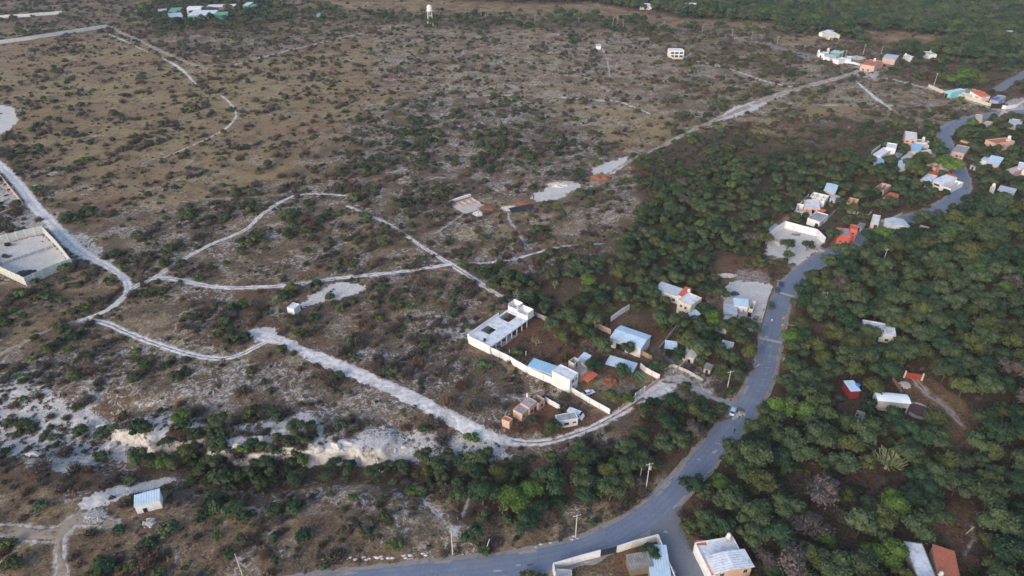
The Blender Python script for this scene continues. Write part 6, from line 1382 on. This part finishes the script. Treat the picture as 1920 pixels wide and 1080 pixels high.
def thin(P, r):
    """drop places closer than r (array) to one already kept; big ones first"""
    cell = {}; keep = []; order = np.argsort(-r)
    cs = float(r.max())*1.05
    for i in order:
        x, y = P[i, 0], P[i, 1]; cx, cy = int(x//cs), int(y//cs); ok = True
        for a in (-1, 0, 1):
            for b in (-1, 0, 1):
                for j in cell.get((cx+a, cy+b), ()):
                    if (P[j, 0]-x)**2+(P[j, 1]-y)**2 < ((r[i]+r[j])*.5)**2: ok = False; break
                if not ok: break
            if not ok: break
        if ok: cell.setdefault((cx, cy), []).append(i); keep.append(i)
    return np.array(sorted(keep))
MAINA = [(a, b) for a, b in MAIN]
def clearance(P, rt, rroad, bld_pad):
    x, y = P[:, 0], P[:, 1]; ok = np.ones(len(P), bool)
    d, _ = polyline_dist(x, y, MAINA); ok &= d > rroad
    d, _ = polyline_dist(x, y, [q[:2] for q in SIDE]); ok &= d > rroad+.8
    d, _ = polyline_dist(x, y, [q[:2] for q in FARR]); ok &= d > rroad
    t, _ = track_dist(x, y); ok &= t > rt
    for P_, v_ in PADW:
        if v_ > .5: ok &= ~(inpoly(x, y, P_) & (vnoise(x*.2, y*.2, 4) < .88))
    for (cx, cy, r) in EXC:
        # keep the line of sight from the south clear of crowns as well as the footprint
        dy = np.where(y < cy, (y-cy)*.85, (y-cy)); ok &= np.hypot(x-cx, dy) > r+bld_pad
    for poly in EXPOLY:
        ok &= ~inpoly(x, y, poly)
    return ok
# --- trees
T = scatter('tree', .10); px, py = cover(T[:, 0], T[:, 1]); sz = fld('size', px, py)
sc = sz*nr.uniform(.55, 1.25, len(T))*(1+.25*(nr.uniform(0, 1, len(T)) > .9)); 
ok = clearance(T, 1.8, 6.4, 1.7); T, sc = T[ok], sc[ok]
k = thin(T, sc*3.4); T, sc = T[k], sc[k]
toneT = nr.choice(len(TREEV), len(T), p=np.array([.105]*5+[.060]*4+[.055]*3+[.012]*2+[.010]*2)/(.105*5+.06*4+.055*3+.024+.02))
# hand-placed trees that stand out in the photograph: pixel of the crown's middle, size, tone
HAND = [(1640,1040,.9,'bright green'),(1545,1015,.75,'bright green'),(1355,905,.8,'bright green'),(1590,930,.75,'olive green'),(1298,905,.95,'dark green'),(1860,850,.9,'olive green'),(1410,800,1.0,'grey-green'),
 (905,925,1.15,'dark green'),(1035,905,1.2,'dark green'),(990,915,1.0,'bright green'),(1145,920,1.15,'grey-green'),(985,980,.95,'dark green'),(885,1005,.85,'dark green'),(1010,955,1.0,'dark green'),
 (1065,600,1.2,'grey-green'),(1040,615,1.1,'grey-green'),(1085,620,1.0,'olive green'),(1110,605,.9,'grey-green'),(1055,635,.9,'olive green'),(1130,655,1.1,'grey-green'),(1112,690,.95,'dark green'),(1165,700,.95,'dark green'),(1180,655,.75,'grey-green'),
 (1292,640,1.15,'olive green'),(1310,660,1.2,'grey-green'),(1338,600,1.0,'bright green'),(1388,640,1.15,'grey-green'),(1370,615,1.05,'grey-green'),(1350,655,1.05,'grey-green'),(1405,665,.95,'olive green'),(1270,610,1.1,'grey-green'),(1240,600,1.1,'grey-green'),
 (1350,550,1.0,'grey-green'),(1325,545,.95,'dark green'),(1476,462,.9,'grey-green'),(1515,460,.8,'grey-green'),(1478,480,.8,'grey-green'),(1175,748,.55,'bright green'),(1145,745,.75,'olive green'),
 (1800,150,2.0,'bright green'),(1812,146,2.2,'bright green'),(1806,158,1.8,'dark green'),(1838,155,1.8,'olive green'),(1765,145,1.6,'olive green'),(1770,305,1.5,'bright green'),(1762,288,1.4,'dark green'),(1784,318,1.5,'bright green'),(1705,310,1.4,'grey-green'),(1718,325,1.4,'olive green'),
 (1665,610,.9,'grey-green'),(1495,655,1.1,'grey-green'),(1560,440,1.2,'grey-green'),(1630,440,1.2,'dark green'),(1580,475,1.3,'grey-green'),(1545,520,1.2,'olive green'),(1720,480,1.3,'dark green'),(1220,1035,.7,'dark green'),(1035,800,.75,'grey-green'),(998,785,.55,'grey-green')]
HT = np.array([[*flat(a, b, 3.4*s)] for a, b, s, t in HAND]); hs = np.array([h[2]*1.2 for h in HAND])
hv = []
for i, h in enumerate(HAND): cand = [j for j, q in enumerate(TREEV) if q[0] == h[3]]; hv.append(cand[i % len(cand)])
dmin = np.array([np.min((np.hypot(HT[:, 0]-x, HT[:, 1]-y))/(3.0*(hs+.6))) for x, y in T[:, :2]]); T2 = dmin > .8
T, sc, toneT = T[T2], sc[T2], toneT[T2]
TX = np.concatenate([HT, T[:, :2]]); TS = np.concatenate([hs, sc]); TV = np.concatenate([np.array(hv), toneT])
# --- shrubs, dry bushes, tufts
def plants(key, dmax, rt, rroad, pad, nvar, probs, lo, hi, fall, rthin, big=1):
    P = scatter(key, dmax, fall=fall); ok = clearance(P, rt, rroad, pad); P = P[ok]
    px, py = cover(P[:, 0], P[:, 1])
    s = big*nr.lognormal(0, .38, len(P)).clip(lo, hi)*np.sqrt(P[:, 2])
    if rthin: k = thin(P, s*rthin); P, s = P[k], s[k]
    return P[:, :2], s, nr.choice(nvar, len(P), p=np.array(probs)/sum(probs))
SX, SS, SV = plants('shrub', .10, .4, 4.6, .6, len(SHRUBV), [.17, .17, .17, .1, .1, .12, .12, .06], .5, 2.2, 420, 1.5, 1.25)
DX, DS, DV = plants('dry', .10, .3, 4.6, .4, len(DRYV), [.18]*4+[.09]*3, .5, 1.9, 420, 1.3, 1.35)
UX, US, UV = plants('scrub', .26, .15, 4.4, .3, len(TUFTV), [.2, .2, .2, .14, .1, .1, .08], .45, 1.9, 300, 0)
HS = [(268,682,1.9,'bright green'),(402,628,1.4,'bright green'),(425,640,1.7,'dark green'),(432,625,1.5,'dark green'),(535,500,1.2,'bright green'),(578,520,1.1,'bright green'),(617,450,1.8,'dark green'),(334,192+0,1.2,'grey-green'),(752,120,1.8,'dark green'),(290,545,1.6,'bright green'),(305,545,1.5,'grey-green'),(482,323,1.4,'bright green'),(335,408+15,1.3,'dark green'),(750,572,1.8,'olive green'),(785,560,2.0,'olive green'),(770,575,1.6,'bright green'),(710,595,1.3,'bright green'),(840,445,1.3,'olive green'),(896,427,1.1,'bright green'),(1036,466,1.2,'bright green'),(913,358,1.3,'bright green'),(962,188,1.3,'dark green'),(1466,198,1.5,'bright green'),(1554,208,1.5,'dark green'),(1665,138,1.7,'bright green'),(845,670,1.3,'olive green'),(870,680,1.2,'grey-green'),(163,575,1.6,'bright green'),(115,560,1.5,'grey-green'),(75,680,1.4,'dark green'),(110,640,2.3,'dark green'),(90,655,2.0,'olive green'),(140,630,2.2,'dark green'),(125,655,1.9,'bright green'),(660,930,1.2,'bright green'),(715,930,1.5,'olive green'),(400,945,2.2,'dark green'),(430,955,2.4,'grey-green'),(460,965,2.0,'dark green'),(385,960,1.8,'dark green'),(550,945,2.0,'dark green'),(690,1000,1.3,'grey-green'),(740,1015,2.0,'olive green'),(200,1055,2.0,'dark green'),(180,1075,1.8,'bright green'),(170,265,2.4,'dark green'),(160,278,1.8,'bright green'),(210,262,1.6,'dark green'),(300,262,2.0,'dark green'),(285,268,1.6,'bright green'),(480,40+20,1.5,'dark green'),(150,195,2.6,'grey-green'),(110,225,2.6,'dark green'),(210,210,2.4,'grey-green'),(470,768,1.9,'dark green'),(500,765,2.2,'grey-green'),(520,780,2.0,'dark green'),(630,700,2.0,'grey-green'),(330,705,2.1,'grey-green'),(345,695,1.8,'dark green')]
hx = np.array([[*flat(a, b, .8*s)] for a, b, s, t in HS]); hss = np.array([h[2] for h in HS]); hvv = []
for i, h in enumerate(HS): cand = [j for j, q in enumerate(SHRUBV) if q[0] == h[3]]; hvv.append(cand[i % len(cand)])
SX = np.concatenate([hx, SX]); SS = np.concatenate([hss, SS]); SV = np.concatenate([np.array(hvv), SV])
print('plants', len(TX), len(SX), len(DX), len(UX))

def gn_scatter(name, X_, S_, V_, meshes, label, cat, zs=None, seed=1):
    """one object: instances of the given meshes on the given ground points"""
    rg = np.random.default_rng(seed); n = len(X_); z = terrain(X_[:, 0], X_[:, 1])
    me = bpy.data.meshes.new(name); me.vertices.add(n); me.vertices.foreach_set('co', np.stack([X_[:, 0], X_[:, 1], z], 1).ravel())
    a = me.attributes.new('size', 'FLOAT_VECTOR', 'POINT'); zz = S_*(zs if zs is not None else rg.uniform(.85, 1.2, n))
    a.data.foreach_set('vector', np.stack([S_*rg.uniform(.88, 1.15, n), S_*rg.uniform(.88, 1.15, n), zz], 1).astype(np.float32).ravel())
    a = me.attributes.new('turn', 'FLOAT_VECTOR', 'POINT'); a.data.foreach_set('vector', np.stack([rg.normal(0, .05, n), rg.normal(0, .05, n), rg.uniform(0, 6.283, n)], 1).astype(np.float32).ravel())
    a = me.attributes.new('kind_id', 'INT', 'POINT'); a.data.foreach_set('value', V_.astype(np.int32))
    me.update(); o = link(name, me)
    ng = bpy.data.node_groups.new(name, 'GeometryNodeTree'); ng.interface.new_socket('Geometry', in_out='INPUT', socket_type='NodeSocketGeometry'); ng.interface.new_socket('Geometry', in_out='OUTPUT', socket_type='NodeSocketGeometry')
    N = ng.nodes; L = ng.links; gi = N.new('NodeGroupInput'); go = N.new('NodeGroupOutput'); jn = N.new('GeometryNodeJoinGeometry')
    def na(nm, ty): t = N.new('GeometryNodeInputNamedAttribute'); t.data_type = ty; t.inputs[0].default_value = nm; return t.outputs[0]
    sz_, tn, kd = na('size', 'FLOAT_VECTOR'), na('turn', 'FLOAT_VECTOR'), na('kind_id', 'INT')
    for i, me_ in enumerate(meshes):
        if not (V_ == i).any(): continue
        src = bpy.data.objects.new(name+'_source', me_)       # never linked to the scene: only supplies its mesh
        oi = N.new('GeometryNodeObjectInfo'); oi.inputs['Object'].default_value = src; oi.inputs['As Instance'].default_value = True
        cp = N.new('FunctionNodeCompare'); cp.data_type = 'INT'; cp.operation = 'EQUAL'; L.new(kd, cp.inputs[2]); cp.inputs[3].default_value = i
        ip = N.new('GeometryNodeInstanceOnPoints'); L.new(gi.outputs[0], ip.inputs['Points']); L.new(cp.outputs[0], ip.inputs['Selection']); L.new(oi.outputs['Geometry'], ip.inputs['Instance']); L.new(tn, ip.inputs['Rotation']); L.new(sz_, ip.inputs['Scale'])
        L.new(ip.outputs[0], jn.inputs[0])
    L.new(jn.outputs[0], go.inputs[0])
    md = o.modifiers.new('scatter', 'NODES'); md.node_group = ng
    return tag(o, label, cat, kind='stuff')
def shown(X_, S_, zc, n):
    px, py = proj(X_[:, 0], X_[:, 1], zc); d = np.sqrt(X_[:, 0]**2+X_[:, 1]**2+H*H); q = S_/d
    q = np.where((px > -8) & (px < 1928) & (py > 8) & (py < 1088), q, 0)
    return np.argsort(-q)[:n]
def join_pair(a, b):
    bm = bmesh.new(); bm.from_mesh(a); k = len(bm.faces); bm.from_mesh(b); bm.faces.ensure_lookup_table()
    for f in bm.faces[k:]: f.material_index = 1
    me = bpy.data.meshes.new('tree_mesh'); bm.to_mesh(me); bm.free(); me.materials.append(a.materials[0]); me.materials.append(b.materials[0]); return me
# landmark-based descriptions
ORD = ['nearest', 'second nearest', 'third nearest', 'fourth nearest', 'fifth nearest', 'sixth nearest', 'seventh nearest', 'eighth nearest', 'ninth nearest', 'tenth nearest', 'eleventh nearest', 'twelfth nearest']
def describe(X_, S_, toned, small, mid, big, noun, q1, q2, group):
    """one label per plant: size, colour, and its rank on one side of the nearest landmark"""
    px, py = proj(X_[:, 0], X_[:, 1], 1.0); LM = LANDMARKS; lx = np.array([l[1] for l in LM]); ly = np.array([l[2] for l in LM])
    rows = []
    for i in range(len(X_)):
        d = np.hypot(lx-px[i], (ly-py[i])*1.3); j = int(np.argmin(d)); dx, dy = px[i]-lx[j], (py[i]-ly[j])*1.3
        side = ('right of' if dx > 0 else 'left of') if abs(dx) > abs(dy) else ('in front of' if dy > 0 else 'behind')
        size = small if S_[i] < q1 else big if S_[i] > q2 else mid
        rows.append((f'{size} {toned[i]} {noun}', side, j, d[j]))
    buckets = {}
    for i, r in enumerate(rows): buckets.setdefault((r[0], r[1], r[2]), []).append((r[3], i))
    lab = [None]*len(X_)
    for (a, side, j), L_ in buckets.items():
        L_.sort()
        for k, (_, i) in enumerate(L_):
            rank = '' if len(L_) == 1 else (', '+ORD[k]+',') if k < len(ORD) else ', a farther one'
            lab[i] = f'{a}{rank} {side} {LM[j][0]}'
            if len(lab[i].split()) > 16: lab[i] = lab[i].replace('in front of', 'before').replace('medium-sized', 'middling').replace('a farther one', 'farther').replace('the middle of the chalk road', 'the mid chalk road').replace('the bare clearing of the lower right woods', 'the bare lower right clearing').replace('leafless bush', 'bush').replace('leafy shrub', 'shrub')
    return lab
def individuals(name, X_, S_, V_, build, labels, cat, group, seed):
    rg = np.random.default_rng(seed); z = terrain(X_[:, 0], X_[:, 1])
    for i in range(len(X_)):
        o = build(int(V_[i])); o.location = (float(X_[i, 0]), float(X_[i, 1]), float(z[i])); s = float(S_[i])
        o.scale = (s*rg.uniform(.88, 1.15), s*rg.uniform(.88, 1.15), s*rg.uniform(.85, 1.2)); o.rotation_euler = (0, 0, rg.uniform(0, 6.28))
        tag(o, labels[i], cat, group)
def mk_tree(v):
    tone, cm, tm = TREEV[v]; e = bpy.data.objects.new('broadleaf_tree', None); C.objects.link(e)
    link('crown', cm, None, e); link('trunk', tm, None, e); return e
ti = shown(TX, TS, 3, 300)
tl = describe(TX[ti], TS[ti], [TREEV[v][0] for v in TV[ti]], 'small', 'medium-sized', 'large', 'tree', .85, 1.12, 'trees')
individuals('broadleaf_tree', TX[ti], TS[ti], TV[ti], mk_tree, tl, 'tree', 'trees of the roadside woods', 3)
rest = np.setdiff1d(np.arange(len(TX)), ti)
gn_scatter('distant_trees', TX[rest], TS[rest], TV[rest], [join_pair(a[1], a[2]) for a in TREEV], 'mass of farther grey-green trees filling the woods and village gardens', 'woods', seed=4)
def mk_plain(name, arr):
    def f(v): return link(name, arr[v][1])
    return f
si = shown(SX, SS, .5, 300)
sl = describe(SX[si], SS[si], [SHRUBV[v][0] for v in SV[si]], 'small', 'medium-sized', 'large', 'leafy shrub', 1.2, 1.7, 'shrubs')
individuals('leafy_shrub', SX[si], SS[si], SV[si], mk_plain('leafy_shrub', SHRUBV), sl, 'shrub', 'leafy shrubs on the hillside', 5)
rest = np.setdiff1d(np.arange(len(SX)), si)
gn_scatter('hillside_shrubs', SX[rest], SS[rest], SV[rest], [a[1] for a in SHRUBV], 'countless smaller green shrubs dotted over the dry hillside', 'shrubs', seed=6)
di = shown(DX, DS, .5, 300)
dl = describe(DX[di], DS[di], [DRYV[v][0] for v in DV[di]], 'small', 'medium-sized', 'large', 'leafless bush', 1.0, 1.45, 'bushes')
individuals('dry_bush', DX[di], DS[di], DV[di], mk_plain('dry_bush', DRYV), dl, 'bush', 'leafless dry bushes on the hillside', 7)
rest = np.setdiff1d(np.arange(len(DX)), di)
gn_scatter('dry_scrub', DX[rest], DS[rest], DV[rest], [a[1] for a in DRYV], 'thickets of leafless grey-brown scrub covering the hillside', 'scrub', seed=8)
gn_scatter('low_scrub', UX, US, UV, TUFTV, 'low tufts of dry weeds and grass all over the slope', 'weeds', seed=9)

bo = [o for o in C.objects if o.name.split('.')[0] == 'boulder']
bx = np.array([[o.location.x, o.location.y] for o in bo]); bs = np.array([o.scale.y for o in bo])
for o, l_ in zip(bo, describe(bx, bs, ['pale limestone']*len(bo), 'small', 'medium-sized', 'large', 'boulder', .8, 1.25, '')): o['label'] = l_

# ------------------------------------------------------------------ air
def haze_box():
    m = bpy.data.materials.new('haze'); m.use_nodes = True; N = m.node_tree.nodes; L = m.node_tree.links
    for n in list(N): N.remove(n)
    out = N.new('ShaderNodeOutputMaterial'); v = N.new('ShaderNodeVolumePrincipled'); v.inputs['Color'].default_value = (.80, .88, 1, 1); v.inputs['Density'].default_value = HAZE; v.inputs['Anisotropy'].default_value = 0
    L.new(v.outputs[0], out.inputs['Volume'])
    zmin = -12.0; b = MB(); b.box(-9000, -640, zmin, 9000, 6000, H+6); o = b.build('haze', m); tag(o, kind='stuff', label='thin blue evening haze over the whole valley')
haze_box()
scene.cycles.volume_bounces = 0
